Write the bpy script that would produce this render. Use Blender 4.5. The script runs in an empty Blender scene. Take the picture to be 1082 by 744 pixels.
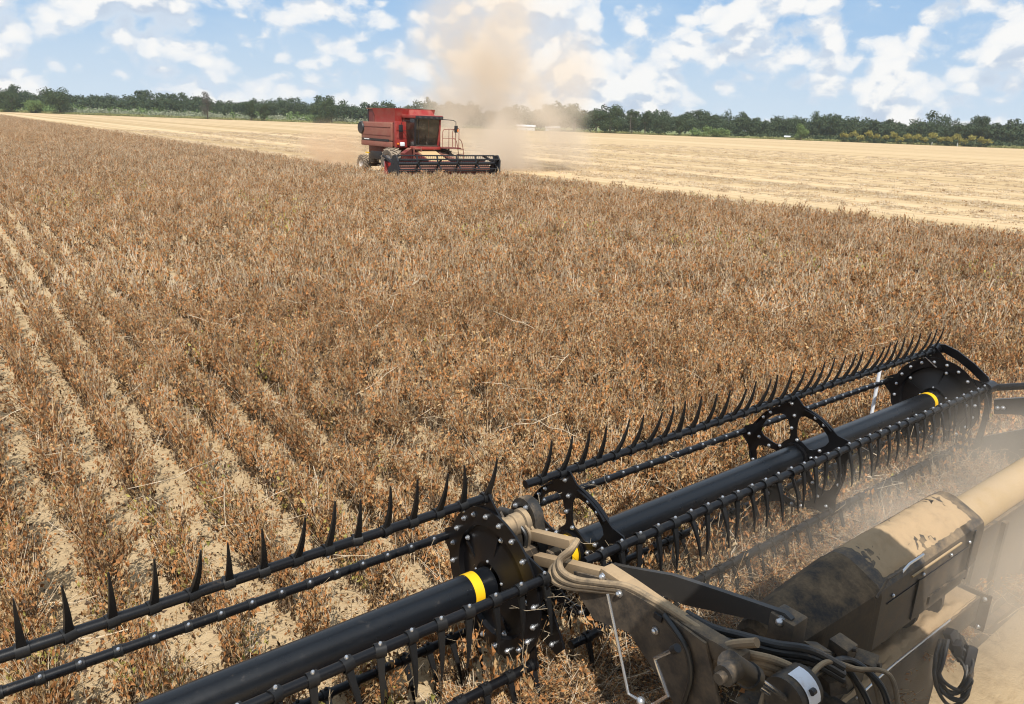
import bpy, bmesh, math, random
import numpy as np
from mathutils import Vector, Matrix, Euler
from mathutils.geometry import delaunay_2d_cdt

C = bpy.context.scene.collection
R_ = math.radians
random.seed(7)
rng = np.random.default_rng(11)

# ------------------------------------------------------------------ camera
H = 3.6                                   # eye height beside the cab
FPX, CX, CY = 790.0, 541.0, 372.0         # focal length and centre of the 1082 px wide photograph
_n = lambda v: v / np.linalg.norm(v)
_vx = _n(np.array([1605 - CX, 167 - CY, FPX]))     # direction of the header (world X) seen by the camera
_vy = _n(np.array([-95 - CX, 107 - CY, FPX]))      # direction of the crop rows (world Y)
_vz = _n(np.cross(_vx, _vy))
if _vz[1] > 0: _vz = -_vz
_e, _g = _n(_vx + _vy), None
_g = _n(np.cross(_vz, _e))
_vx = _n(_e - _g)
_vy = _n(np.cross(_vz, _vx))
if _vy[0] > 0: _vy = -_vy
RC = np.array([_vx, _vy, _vz])            # world = RC @ camera(right, down, forward)
cam = bpy.data.cameras.new('camera')
camo = bpy.data.objects.new('camera', cam); C.objects.link(camo)
_m = Matrix(((RC[0][0], -RC[0][1], -RC[0][2], 0), (RC[1][0], -RC[1][1], -RC[1][2], 0),
             (RC[2][0], -RC[2][1], -RC[2][2], H), (0, 0, 0, 1)))
camo.matrix_world = _m
cam.sensor_width = 36; cam.lens = 36 * FPX / 1082
cam.clip_start = 0.05; cam.clip_end = 6000
sc = bpy.context.scene
sc.camera = camo

def ray(u, v): return RC @ np.array([(u - CX) / FPX, (v - CY) / FPX, 1.0])
def at(ax, u, v, val):
    """the point of the plane axis=val seen at photograph pixel (u, v)"""
    d = ray(u, v); o = np.array([0, 0, H]); t = (val - o[ax]) / d[ax]
    return o + t * d
def P(ax, val, *uv): return [Vector(at(ax, u, v, val)) for u, v in uv]
def pix(p):
    c = (np.asarray(p, float) - [0, 0, H]) @ RC
    z = np.where(c[..., 2] > .05, c[..., 2], .05)
    return c[..., 0] / z * FPX + CX, c[..., 1] / z * FPX + CY, c[..., 2]
def away(u, dist):
    """ground point at a distance, in the direction of photograph column u (taken at the horizon)"""
    d = ray(u, 129.4 + .0353 * (u - 541)); d = d[:2] / np.linalg.norm(d[:2])
    return Vector((d[0] * dist, d[1] * dist, 0))

# ------------------------------------------------------------------ light
SUN = Vector((-.38, -.62, 1.0)).normalized()
sl = bpy.data.lights.new('sun', 'SUN'); sl.energy = 5.0; sl.angle = R_(.53); sl.color = (1, .955, .88)
so = bpy.data.objects.new('sun', sl); C.objects.link(so)
so.rotation_euler = SUN.to_track_quat('Z', 'Y').to_euler()
EL = math.asin(SUN.z); AZ = math.atan2(SUN.x, SUN.y)
sc.view_settings.view_transform = 'Standard'; sc.view_settings.look = 'None'
sc.view_settings.exposure = 0.2; sc.view_settings.gamma = 1
sc.view_settings.use_curve_mapping = False
sc.render.engine = 'CYCLES'
cy = sc.cycles
cy.max_bounces = 8; cy.diffuse_bounces = 3; cy.glossy_bounces = 3; cy.transmission_bounces = 4
cy.transparent_max_bounces = 12; cy.volume_bounces = 3
cy.volume_step_rate = 1.0; cy.volume_max_steps = 128
cy.use_denoising = True
cy.filter_width = 1.1

class NT:
    """small node-tree writer"""
    def __init__(s, t): s.t = t; s.t.nodes.clear()
    def n(s, kind, **kw):
        nd = s.t.nodes.new(kind)
        for k, v in kw.items():
            if k.startswith('i_'):
                key = k[2:]; key = int(key) if key.isdigit() else key.replace('_', ' ')
                s.set(nd.inputs[key], v)
            else: setattr(nd, k, v)
        return nd
    def set(s, inp, v):
        if isinstance(v, bpy.types.NodeSocket): s.t.links.new(v, inp)
        else:
            if isinstance(v, tuple) and len(v) == 3 and inp.type == 'RGBA': v = v + (1,)
            inp.default_value = v
    def math(s, op, a, b=0.0, c=None, clamp=False):
        nd = s.n('ShaderNodeMath', operation=op, use_clamp=clamp)
        s.set(nd.inputs[0], a); s.set(nd.inputs[1], b)
        if c is not None: s.set(nd.inputs[2], c)
        return nd.outputs[0]
    def vmath(s, op, a, b=(0, 0, 0)):
        nd = s.n('ShaderNodeVectorMath', operation=op)
        s.set(nd.inputs[0], a)
        if isinstance(b, float): s.set(nd.inputs['Scale'], b)
        else: s.set(nd.inputs[1], b)
        return nd.outputs[0]
    def mix(s, f, a, b):
        nd = s.n('ShaderNodeMix', data_type='RGBA')
        s.set(nd.inputs[0], f); s.set(nd.inputs[6], a); s.set(nd.inputs[7], b)
        return nd.outputs[2]
    def smooth(s, x, a, b, lo=0.0, hi=1.0):
        nd = s.n('ShaderNodeMapRange', interpolation_type='SMOOTHSTEP')
        s.set(nd.inputs[0], x); s.set(nd.inputs[1], a); s.set(nd.inputs[2], b); s.set(nd.inputs[3], lo); s.set(nd.inputs[4], hi)
        return nd.outputs[0]
    def noise(s, vec, scale, detail=4.0, rough=.5, dist=0.0, out=0):
        nd = s.n('ShaderNodeTexNoise')
        if vec is not None: s.set(nd.inputs['Vector'], vec)
        nd.inputs['Scale'].default_value = scale; nd.inputs['Detail'].default_value = detail
        nd.inputs['Roughness'].default_value = rough; nd.inputs['Distortion'].default_value = dist
        return nd.outputs[out]

# sky: Nishita with cumulus clouds in the world shader
w = bpy.data.worlds.new('World'); sc.world = w; w.use_nodes = True
t = NT(w.node_tree)
sky = t.n('ShaderNodeTexSky', sky_type='NISHITA', sun_disc=False, sun_elevation=EL, sun_rotation=AZ,
          air_density=1.0, dust_density=.6, ozone_density=2.0)
dirv = t.n('ShaderNodeTexCoord').outputs['Generated']
sep = t.n('ShaderNodeSeparateXYZ', i_0=dirv)
elev = sep.outputs[2]
def cloud_field(dz, z0, lo):
    """billowing density, sampled dz above the view direction"""
    z = t.math('MULTIPLY_ADD', t.math('ADD', elev, dz), 1.5, z0)
    v = t.n('ShaderNodeCombineXYZ', i_0=sep.outputs[0], i_1=sep.outputs[1], i_2=z).outputs[0]
    warp = t.vmath('SCALE', t.vmath('SUBTRACT', t.noise(v, 14.0, 3.0, .55, out=1), (.5, .5, .5)), .045)
    vv = t.vmath('ADD', v, warp)
    big = t.noise(vv, lo, 2.0, .5)
    det = t.noise(vv, 20.0, 8.0, .60)
    vo = t.n('ShaderNodeTexVoronoi', feature='SMOOTH_F1', i_Vector=vv, i_Scale=34.0, i_Smoothness=.35)
    puff = t.math('SUBTRACT', .45, vo.outputs['Distance'])
    d = t.math('MULTIPLY_ADD', det, .46, t.math('MULTIPLY', big, .92))
    return t.math('MULTIPLY_ADD', puff, .24, d)
d0 = cloud_field(0.0, 5.55, 5.4)
d1 = cloud_field(.026, 5.55, 5.4)
bias = t.smooth(elev, 0.0, .2, .085, .03)
bias = t.math('ADD', bias, t.smooth(sep.outputs[0], .1, .6, .035, 0.0))
mask = t.smooth(t.math('ADD', d0, bias), .665, .765)
edge = t.math('SUBTRACT', d0, d1)                       # positive: thinner above = sunlit top
lit = t.smooth(edge, -.07, .055)
thick = t.smooth(d0, .62, .80)
cl_lit = t.mix(thick, (8.4, 9.0, 9.7), (10.2, 10.2, 10.1))
cl_sh = t.mix(thick, (6.9, 8.0, 9.3), (5.9, 6.9, 8.3))
ccol = t.mix(lit, cl_sh, cl_lit)
skyc = t.mix(.8, sky.outputs[0], (3.1, 5.6, 9.1))
veil = t.smooth(t.noise(t.vmath('MULTIPLY', dirv, (1, 1, 3.0)), 3.0, 5.0, .6), .35, .7, 0, .5)
skyc = t.mix(veil, skyc, (5.6, 7.3, 9.2))
hz = t.smooth(elev, -.02, .16, .92, 0.0)
skyc = t.mix(hz, skyc, (7.2, 8.4, 9.5))
col = t.mix(mask, skyc, ccol)
bg = t.n('ShaderNodeBackground', i_Color=col, i_Strength=.082)
t.n('ShaderNodeOutputWorld', i_Surface=bg.outputs[0])

# ------------------------------------------------------------------ materials
M = {}
def mat(name, fn):
    m = bpy.data.materials.new(name); m.use_nodes = True
    t = NT(m.node_tree); out = t.n('ShaderNodeOutputMaterial')
    sh = fn(t)
    if isinstance(sh, tuple):
        if sh[0] is not None: t.set(out.inputs['Surface'], sh[0])
        if sh[1] is not None: t.set(out.inputs['Volume'], sh[1])
    else: t.set(out.inputs['Surface'], sh)
    M[name] = m
    return m
def bsdf(t, col, rough=.5, metal=0.0, normal=None, spec=.5, coat=0.0):
    b = t.n('ShaderNodeBsdfPrincipled')
    t.set(b.inputs['Base Color'], col); t.set(b.inputs['Roughness'], rough); t.set(b.inputs['Metallic'], metal)
    b.inputs['Specular IOR Level'].default_value = spec; b.inputs['Coat Weight'].default_value = coat
    if normal is not None: t.set(b.inputs['Normal'], normal)
    return b.outputs[0]
def pos(t): return t.n('ShaderNodeNewGeometry').outputs['Position']
def up(t):
    g = t.n('ShaderNodeNewGeometry'); return t.n('ShaderNodeSeparateXYZ', i_0=g.outputs['Normal']).outputs[2]
def bump(t, h, strength=.3, dist=.02):
    return t.n('ShaderNodeBump', i_Strength=strength, i_Distance=dist, i_Height=h).outputs[0]
DUST = (.40, .275, .155)
def painted(name, base, rough=.35, dust=.3, dustcol=DUST, metal=0.0, scale=9.0, spec=.5, side=.0):
    """painted metal with settled field dust on upward faces and faint scuffs"""
    def fn(t):
        p = pos(t)
        nz = t.noise(p, scale, 8.0, .65); fine = t.noise(p, scale * 9, 4.0, .7)
        s = t.math('MULTIPLY_ADD', t.smooth(up(t), .1, .95), 1.0 - side, side)
        f = t.math('MULTIPLY', s, t.smooth(t.math('MULTIPLY_ADD', fine, .3, nz), .86 - dust * .9, 1.12 - dust * .45))
        f = t.math('MULTIPLY', f, min(1, .45 + dust), clamp=True)
        scuff = t.smooth(t.noise(p, scale * 3, 6.0, .75), .66, .8, 0.0, .25)
        b0 = t.mix(scuff, base, tuple(min(1, c * 1.6 + .03) for c in base))
        c = t.mix(f, b0, dustcol)
        r = t.math('MULTIPLY_ADD', f, .55, t.math('MULTIPLY_ADD', nz, .2, rough - .1), clamp=True)
        return bsdf(t, c, r, metal, bump(t, fine, .08, .004), spec)
    return mat(name, fn)
painted('black_paint', (.005, .005, .006), .32, .10, spec=.35)
painted('black_tube', (.005, .006, .008), .30, .12, (.12, .10, .08), scale=14, spec=.45)
painted('black_plastic', (.009, .009, .0095), .45, .08, spec=.35)
painted('cover_shaded', (.014, .013, .012), .65, .5, (.17, .12, .072), side=.4, scale=7, spec=.25)  # cover end only: cab shade put into the dark colour
painted('black_dusty', (.016, .015, .014), .55, .38, (.24, .17, .10), side=.25)
painted('dark_frame', (.026, .023, .021), .6, .46, (.26, .185, .11), side=.35)
painted('plate_grey', (.040, .038, .036), .5, .22, (.25, .19, .13), side=.3)
painted('dust_tan', (.05, .042, .034), .65, .95, (.37, .262, .155), side=.6, spec=.2)
painted('yellow_paint', (.80, .47, .012), .4, .12)
painted('tube_tan', (.30, .20, .07), .6, .85, (.38, .275, .165), side=.7, scale=6, spec=.25)
painted('bolt_steel', (.55, .56, .58), .28, .1, metal=.85)
painted('chrome', (.68, .70, .74), .18, .12, metal=.95)
painted('hose_dusty', (.03, .028, .026), .55, .72, (.36, .26, .155), side=.35)
painted('hose_black', (.018, .018, .018), .45, .2)
painted('white_paint', (.72, .74, .78), .5, .25)
painted('red_paint', (.23, .026, .022), .5, .75, (.30, .165, .11), side=.62, scale=1.6)
painted('red_bright', (.28, .020, .017), .42, .40, (.34, .17, .115), side=.45, scale=1.6)
painted('red_dark', (.14, .02, .018), .55, .4, (.35, .22, .14), side=.3, scale=2)
painted('tyre_rubber', (.035, .033, .031), .8, .6, (.36, .28, .2), side=.55, scale=3)
painted('rim_grey', (.6, .6, .6), .5, .4, side=.2, scale=3)
painted('far_black', (.014, .014, .016), .5, .15, scale=2)
painted('lamp_orange', (.8, .22, .02), .4, .1)
painted('far_white', (.75, .76, .78), .6, .1)
painted('shed_white', (.55, .55, .54), .6, .05, scale=.6)
painted('shed_roof', (.62, .64, .66), .5, .1, scale=.6)
painted('bark', (.10, .075, .055), .9, .1, scale=1.5)
painted('pole_wood', (.12, .10, .085), .9, .1, scale=1.5)
def _glass(t):
    tr = t.n('ShaderNodeBsdfTransparent'); t.set(tr.inputs[0], (.50, .55, .52))
    gl = t.n('ShaderNodeBsdfGlossy'); t.set(gl.inputs['Color'], (.9, .9, .9)); gl.inputs['Roughness'].default_value = .06
    fr = t.n('ShaderNodeFresnel'); fr.inputs[0].default_value = 1.5
    m1 = t.n('ShaderNodeMixShader', i_0=t.math('ADD', fr.outputs[0], .03), i_1=tr.outputs[0], i_2=gl.outputs[0]).outputs[0]
    d = bsdf(t, (.22, .16, .11), .9)         # film of dust on the panes
    return t.n('ShaderNodeMixShader', i_0=t.smooth(t.noise(pos(t), 2.2, 5.0, .6), .3, .8, .04, .28), i_1=m1, i_2=d).outputs[0]
mat('cab_glass', _glass)
mat('dark_glass', lambda t: bsdf(t, (.012, .015, .015), .06, 0.0, None, .6))
def _straw(t):
    r = t.n('ShaderNodeObjectInfo').outputs['Random']
    return bsdf(t, t.mix(r, (.50, .36, .19), (.34, .21, .10)), .9, 0, None, .2)
mat('straw', _straw)

def leafmat(name, a, b, trans=.08, rough=.7):
    def fn(t):
        r = t.n('ShaderNodeObjectInfo').outputs['Random']
        n2 = t.noise(t.n('ShaderNodeTexCoord').outputs['Object'], 14.0, 2.0, .6)
        big = t.noise(t.n('ShaderNodeObjectInfo').outputs['Location'], .45, 3.0, .6)
        f = t.math('MULTIPLY_ADD', t.math('SUBTRACT', n2, .5), 1.9, t.math('MULTIPLY_ADD', r, .55, t.math('MULTIPLY_ADD', big, 1.5, -.55)), clamp=True)
        c = t.mix(f, a, b)
        d = bsdf(t, c, rough, 0, None, .25)
        tr = t.n('ShaderNodeBsdfTranslucent'); t.set(tr.inputs[0], c)
        return t.n('ShaderNodeMixShader', i_0=trans, i_1=d, i_2=tr.outputs[0]).outputs[0]
    return mat(name, fn)
leafmat('leaf_rust', (.46, .212, .074), (.20, .088, .033))
leafmat('leaf_tan', (.52, .345, .168), (.25, .152, .066))
leafmat('pod_brown', (.46, .29, .14), (.17, .095, .042), .05)
leafmat('stem_pale', (.68, .57, .42), (.36, .26, .155), .05)
leafmat('leaf_green', (.26, .24, .06), (.40, .31, .09))
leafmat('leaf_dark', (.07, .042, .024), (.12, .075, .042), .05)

def treeleaf(name, a, b):
    def fn(t):
        p = pos(t)
        f = t.math('MULTIPLY_ADD', t.noise(p, .35, 3.0, .6), 1.6, -.3, clamp=True)
        fine = t.noise(p, 2.2, 2.0, .6)
        c = t.mix(t.math('MULTIPLY_ADD', fine, .5, t.math('MULTIPLY', f, .55), clamp=True), a, b)
        d = bsdf(t, c, .7, 0, None, .3)
        tr = t.n('ShaderNodeBsdfTranslucent'); t.set(tr.inputs[0], c)
        return t.n('ShaderNodeMixShader', i_0=.22, i_1=d, i_2=tr.outputs[0]).outputs[0]
    return mat(name, fn)
treeleaf('wood_leaf', (.026, .044, .019), (.062, .092, .036))
treeleaf('tree_leaf', (.024, .042, .015), (.064, .096, .032))
treeleaf('light_leaf', (.09, .15, .04), (.16, .22, .07))
treeleaf('bare_twig', (.060, .056, .042), (.10, .088, .066))
treeleaf('scrub_leaf', (.16, .19, .10), (.36, .36, .27))
treeleaf('yellow_leaf', (.19, .19, .05), (.33, .28, .06))
treeleaf('grass_leaf', (.16, .19, .06), (.30, .28, .12))

def _soil(t):
    p = pos(t)
    n1 = t.noise(p, .9, 6.0, .6); n2 = t.noise(p, 7.0, 8.0, .65); n3 = t.noise(p, 46.0, 6.0, .7)
    st = t.noise(t.vmath('MULTIPLY', p, (2.2, 16.0, 4.0)), 1.6, 5.0, .6)
    c = t.mix(n1, (.42, .305, .17), (.52, .395, .24))
    c = t.mix(t.smooth(n2, .45, .75), c, (.30, .205, .11))
    c = t.mix(t.smooth(st, .55, .75, 0, .6), c, (.52, .40, .25))
    vo = t.n('ShaderNodeTexVoronoi', feature='DISTANCE_TO_EDGE', i_Scale=9.0, i_Vector=t.vmath('ADD', p, t.vmath('SCALE', t.noise(p, 8.0, 3.0, .6, out=1), .18)))
    crack = t.smooth(vo.outputs['Distance'], .0, .03, 1.0, 0.0)
    crack = t.math('MULTIPLY', crack, t.smooth(n1, .45, .6))
    c = t.mix(t.math('MULTIPLY', crack, .55), c, (.16, .105, .06))
    h = t.math('MULTIPLY_ADD', n3, .6, t.math('MULTIPLY_ADD', crack, -.5, t.math('ADD', n2, t.math('MULTIPLY', st, .22))))
    return bsdf(t, c, .95, 0, bump(t, h, .55, .04), .15)
mat('soil', _soil)
def _stub(t):
    p = pos(t)
    sx = t.n('ShaderNodeSeparateXYZ', i_0=p)
    row = t.n('ShaderNodeCombineXYZ', i_0=sx.outputs[0], i_1=t.math('MULTIPLY', sx.outputs[1], .012), i_2=0.0).outputs[0]
    lanes = t.noise(row, .22, 3.0, .6)             # swaths left by each pass
    fine = t.noise(row, 1.5, 3.0, .7)
    blot = t.noise(t.vmath('MULTIPLY', p, (1, .12, 1)), .5, 6.0, .7)
    gr = t.noise(p, 3.0, 8.0, .75)
    c = t.mix(t.smooth(lanes, .40, .58), (.40, .285, .15), (.56, .415, .245))
    c = t.mix(t.smooth(fine, .52, .72, 0, .75), c, (.35, .24, .13))
    c = t.mix(t.smooth(blot, .5, .75, 0, .28), c, (.36, .26, .15))
    c = t.mix(t.smooth(gr, .55, .75, 0, .3), c, (.33, .24, .14))
    # wheel tracks: thin dark lines parallel to the rows
    tr = t.math('ABSOLUTE', t.math('SUBTRACT', t.math('FRACT', t.math('MULTIPLY_ADD', t.noise(row, .1, 1.0, .5), .5, t.math('MULTIPLY', sx.outputs[0], .1307))), .5))
    c = t.mix(t.math('MULTIPLY', t.smooth(tr, .02, .05, 1.0, 0.0), t.smooth(gr, .3, .6, .2, .75)), c, (.22, .17, .09))
    return bsdf(t, c, .95, 0, bump(t, gr, .6, .08), .1)
mat('stubble', _stub)
def _grassland(t):
    p = pos(t)
    n1 = t.noise(p, .05, 5.0, .6); n2 = t.noise(p, .8, 6.0, .7)
    c = t.mix(n1, (.10, .14, .04), (.22, .21, .09))
    return bsdf(t, t.mix(n2, c, (.16, .18, .07)), .95, 0, None, .1)
mat('pasture', _grassland)

# ------------------------------------------------------------------ mesh writer
class MB:
    def __init__(s): s.v = []; s.f = []; s.m = []; s.mats = []
    def slot(s, m):
        if m not in s.mats: s.mats.append(m)
        return s.mats.index(m)
    def add(s, verts, faces, m):
        k = len(s.v); i = s.slot(m)
        s.v += [tuple(v) for v in verts]
        s.f += [tuple(j + k for j in f) for f in faces]; s.m += [i] * len(faces)
    def bm(s, b, m):
        b.verts.index_update()
        s.add([v.co[:] for v in b.verts], [[v.index for v in f.verts] for f in b.faces], m); b.free()
    def box(s, c, size, m, rot=None, bev=0.0, mtx=None):
        b = bmesh.new(); bmesh.ops.create_cube(b, size=1)
        bmesh.ops.scale(b, vec=size, verts=b.verts)
        if bev: bmesh.ops.bevel(b, geom=b.edges[:], offset=bev, segments=2, affect='EDGES', profile=.6)
        if rot is not None: bmesh.ops.rotate(b, matrix=Euler(rot).to_matrix(), verts=b.verts)
        if mtx is not None: bmesh.ops.transform(b, matrix=mtx, verts=b.verts)
        bmesh.ops.translate(b, vec=c, verts=b.verts); s.bm(b, m)
    def bar(s, p, q, wd, ht, m, upv=(0, 0, 1), bev=0.0):
        p, q = Vector(p), Vector(q); y = (q - p); L = y.length; y.normalize()
        z = Vector(upv); x = y.cross(z).normalized(); z = x.cross(y)
        s.box((p + q) / 2, (wd, L, ht), m, bev=bev, mtx=Matrix((x, y, z)).transposed().to_4x4())
    def tube(s, p, q, r0, m, r1=None, n=12, caps=True):
        s.pipe([p, q], [r0, r0 if r1 is None else r1], m, n, caps)
    def pipe(s, pts, r, m, n=10, caps=True):
        pts = [Vector(p) for p in pts]
        if not isinstance(r, (list, tuple)): r = [r] * len(pts)
        vs, fs = [], []; prev = None
        for i, p in enumerate(pts):
            d = (pts[min(i + 1, len(pts) - 1)] - pts[max(i - 1, 0)]).normalized()
            if prev is None: a = d.orthogonal().normalized()
            else: a = (prev - d * prev.dot(d)).normalized()
            prev = a; b = d.cross(a)
            for k in range(n):
                th = 2 * math.pi * k / n
                vs.append(p + (a * math.cos(th) + b * math.sin(th)) * r[i])
        for i in range(len(pts) - 1):
            for k in range(n):
                fs.append((i * n + k, i * n + (k + 1) % n, (i + 1) * n + (k + 1) % n, (i + 1) * n + k))
        if caps:
            fs.append(tuple(range(n - 1, -1, -1))); fs.append(tuple((len(pts) - 1) * n + k for k in range(n)))
        s.add(vs, fs, m)
    def spline(s, pts, r, m, n=10, seg=6):
        s.pipe(catmull(pts, seg), r, m, n)
    def lathe_x(s, c, prof, m, n=32):
        """profile of (x, radius) turned about an axis parallel to X through c"""
        vs, fs = [], []
        for x, r in prof:
            for k in range(n):
                th = 2 * math.pi * k / n
                vs.append((c[0] + x, c[1] + r * math.cos(th), c[2] + r * math.sin(th)))
        for i in range(len(prof) - 1):
            for k in range(n):
                fs.append((i * n + k, i * n + (k + 1) % n, (i + 1) * n + (k + 1) % n, (i + 1) * n + k))
        s.add(vs, fs, m)
    def slab(s, outer, holes, fr, m):
        """plate from a 2D outline with holes; fr(a, b, side) -> 3D point, side 0/1"""
        pts = list(outer); edges = [(i, (i + 1) % len(outer)) for i in range(len(outer))]
        loops = [(0, len(outer))]
        for h in holes:
            k = len(pts); pts += list(h); loops.append((k, len(h)))
            edges += [(k + i, k + (i + 1) % len(h)) for i in range(len(h))]
        vo, eo, fo, *_ = delaunay_2d_cdt([Vector(p) for p in pts], edges, [], 1 if not holes else 0, 1e-6)
        def inside(q, lp):
            n = len(lp); c = False
            for i in range(n):
                a, b = lp[i], lp[i - 1]
                if (a[1] > q[1]) != (b[1] > q[1]) and q[0] < (b[0] - a[0]) * (q[1] - a[1]) / (b[1] - a[1]) + a[0]: c = not c
            return c
        fs = []
        for f in fo:
            q = sum((vo[i] for i in f), Vector((0, 0))) / len(f)
            if inside(q, outer) and not any(inside(q, h) for h in holes): fs.append(tuple(f))
        n = len(vo)
        vs = [fr(p[0], p[1], 0) for p in vo] + [fr(p[0], p[1], 1) for p in vo]
        faces = fs + [tuple(i + n for i in reversed(f)) for f in fs]
        for st, ln in loops:
            for i in range(ln):
                a, b = st + i, st + (i + 1) % ln
                faces.append((b, a, a + n, b + n))
        s.add(vs, faces, m)
    def plate_x(s, outer, holes, x, th, m):
        s.slab(outer, holes, lambda a, b, k: (x + (th if k else 0), a, b), m)
    def ball(s, c, r, m, u=8, v=6):
        b = bmesh.new(); bmesh.ops.create_uvsphere(b, u_segments=u, v_segments=v, radius=r)
        bmesh.ops.translate(b, vec=c, verts=b.verts); s.bm(b, m)
    def mesh(s, name, smooth=35):
        me = bpy.data.meshes.new(name); me.from_pydata(s.v, [], s.f)
        for m in s.mats: me.materials.append(M[m])
        me.polygons.foreach_set('material_index', s.m)
        if smooth:
            b = bmesh.new(); b.from_mesh(me)
            bmesh.ops.recalc_face_normals(b, faces=b.faces)
            lim = R_(smooth)
            for e in b.edges:
                e.smooth = len(e.link_faces) == 2 and e.calc_face_angle(0) < lim
            for f in b.faces: f.smooth = True
            b.to_mesh(me); b.free()
        me.update()
        return me
    def build(s, name, parent=None, smooth=35):
        o = bpy.data.objects.new(name, s.mesh(name, smooth)); C.objects.link(o)
        if parent is not None: adopt(o, parent)
        return o
def adopt(o, parent):
    o.parent = parent
    o.matrix_parent_inverse = world_of(parent).inverted()
def world_of(o):
    m = o.matrix_basis.copy()
    if o.parent: m = world_of(o.parent) @ o.matrix_parent_inverse @ m
    return m
def catmull(pts, seg=6):
    pts = [Vector(p) for p in pts]; out = []
    for i in range(len(pts) - 1):
        a, b, c, d = pts[max(i - 1, 0)], pts[i], pts[i + 1], pts[min(i + 2, len(pts) - 1)]
        for k in range(seg):
            u = k / seg
            out.append(.5 * ((2 * b) + (c - a) * u + (2 * a - 5 * b + 4 * c - d) * u * u + (3 * b - a - 3 * c + d) * u ** 3))
    out.append(pts[-1]); return out
def empty(name, loc, label, cat, group=None):
    o = bpy.data.objects.new(name, None); C.objects.link(o); o.location = loc; o.empty_display_size = .3
    tag(o, label, cat, group); return o
def tag(o, label=None, cat=None, group=None, kind=None):
    if label: o['label'] = label
    if cat: o['category'] = cat
    if group: o['group'] = group
    if kind: o['kind'] = kind
    return o
def ob(name, me, parent=None, loc=None, rot=None):
    o = bpy.data.objects.new(name, me); C.objects.link(o)
    if loc is not None: o.location = loc
    if rot is not None: o.rotation_euler = rot
    if parent is not None: adopt(o, parent)
    return o

# ------------------------------------------------------------------ ground
def sheet(name, poly, z, m, label=None):
    me = bpy.data.meshes.new(name); me.from_pydata([(x, y, z) for x, y in poly], [], [tuple(range(len(poly)))])
    me.materials.append(M[m]); o = bpy.data.objects.new(name, me); C.objects.link(o)
    tag(o, kind='structure'); return o
sheet('ground', [(-3500, -3500), (3500, -3500), (3500, 3500), (-3500, 3500)], 0, 'soil')
EDGE_R, EDGE_L, YCUT = 29.4, 22.3, 38.6          # standing crop ends at X; the red machine has cut EDGE_L..EDGE_R beyond YCUT
FAR = [(-400, 470), (-60, 470), (0, 470), (60, 460), (140, 440), (260, 425), (420, 410), (600, 400), (800, 405), (960, 412), (1082, 418), (1200, 420), (1500, 430)]
far_pts = [away(u, d) for u, d in FAR]
poly = [(EDGE_R, -60), (EDGE_R, YCUT + .4), (EDGE_L, YCUT + .4), (EDGE_L, 462)]
poly += [(p.x, p.y) for p in far_pts if p.x > EDGE_L + 1] + [(420, -60)]
sheet('stubble_field', poly, .004, 'stubble')
poly = [(p.x, p.y) for p in far_pts] + [(p.x * 6, p.y * 6) for p in reversed(far_pts)]
sheet('pasture', poly, .006, 'pasture')

# ------------------------------------------------------------------ instanced scatter (stuff)
def proto_mesh(name, verts, faces, mi, mats):
    me = bpy.data.meshes.new(name); me.from_pydata(verts, [], faces)
    for m in mats: me.materials.append(M[m])
    me.polygons.foreach_set('material_index', mi); me.update(); return me
def scatter(name, meshes, pts, rot, scl, idx, kind='stuff'):
    """one object whose points carry copies of the given meshes"""
    col = bpy.data.collections.new(name + '_kinds')
    for i, me in enumerate(meshes):
        col.objects.link(bpy.data.objects.new('%s_kind_%02d' % (name, i), me))
    me = bpy.data.meshes.new(name); n = len(pts)
    me.vertices.add(n); me.vertices.foreach_set('co', np.asarray(pts, np.float32).ravel())
    for nm, ty, key, arr in (('rot', 'FLOAT_VECTOR', 'vector', rot), ('scl', 'FLOAT_VECTOR', 'vector', scl), ('idx', 'INT', 'value', idx)):
        a = me.attributes.new(nm, ty, 'POINT')
        a.data.foreach_set(key, np.asarray(arr, np.int32 if ty == 'INT' else np.float32).ravel())
    o = bpy.data.objects.new(name, me); C.objects.link(o); tag(o, kind=kind)
    g = bpy.data.node_groups.new(name, 'GeometryNodeTree')
    g.interface.new_socket('Geometry', in_out='INPUT', socket_type='NodeSocketGeometry')
    g.interface.new_socket('Geometry', in_out='OUTPUT', socket_type='NodeSocketGeometry')
    N = g.nodes; L = g.links
    gi = N.new('NodeGroupInput'); go = N.new('NodeGroupOutput'); ip = N.new('GeometryNodeInstanceOnPoints')
    ci = N.new('GeometryNodeCollectionInfo'); ci.inputs['Collection'].default_value = col
    ci.inputs['Separate Children'].default_value = True; ci.inputs['Reset Children'].default_value = True
    def attr(nm, ty):
        a = N.new('GeometryNodeInputNamedAttribute'); a.data_type = ty; a.inputs[0].default_value = nm
        return next(s for s in a.outputs if s.enabled and s.name == 'Attribute')
    L.new(gi.outputs[0], ip.inputs['Points']); L.new(ci.outputs[0], ip.inputs['Instance'])
    ip.inputs['Pick Instance'].default_value = True
    L.new(attr('idx', 'INT'), ip.inputs['Instance Index']); L.new(attr('scl', 'FLOAT_VECTOR'), ip.inputs['Scale'])
    er = N.new('FunctionNodeEulerToRotation'); L.new(attr('rot', 'FLOAT_VECTOR'), er.inputs[0]); L.new(er.outputs[0], ip.inputs['Rotation'])
    L.new(ip.outputs[0], go.inputs[0])
    md = o.modifiers.new('scatter', 'NODES'); md.node_group = g
    return o

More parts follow.
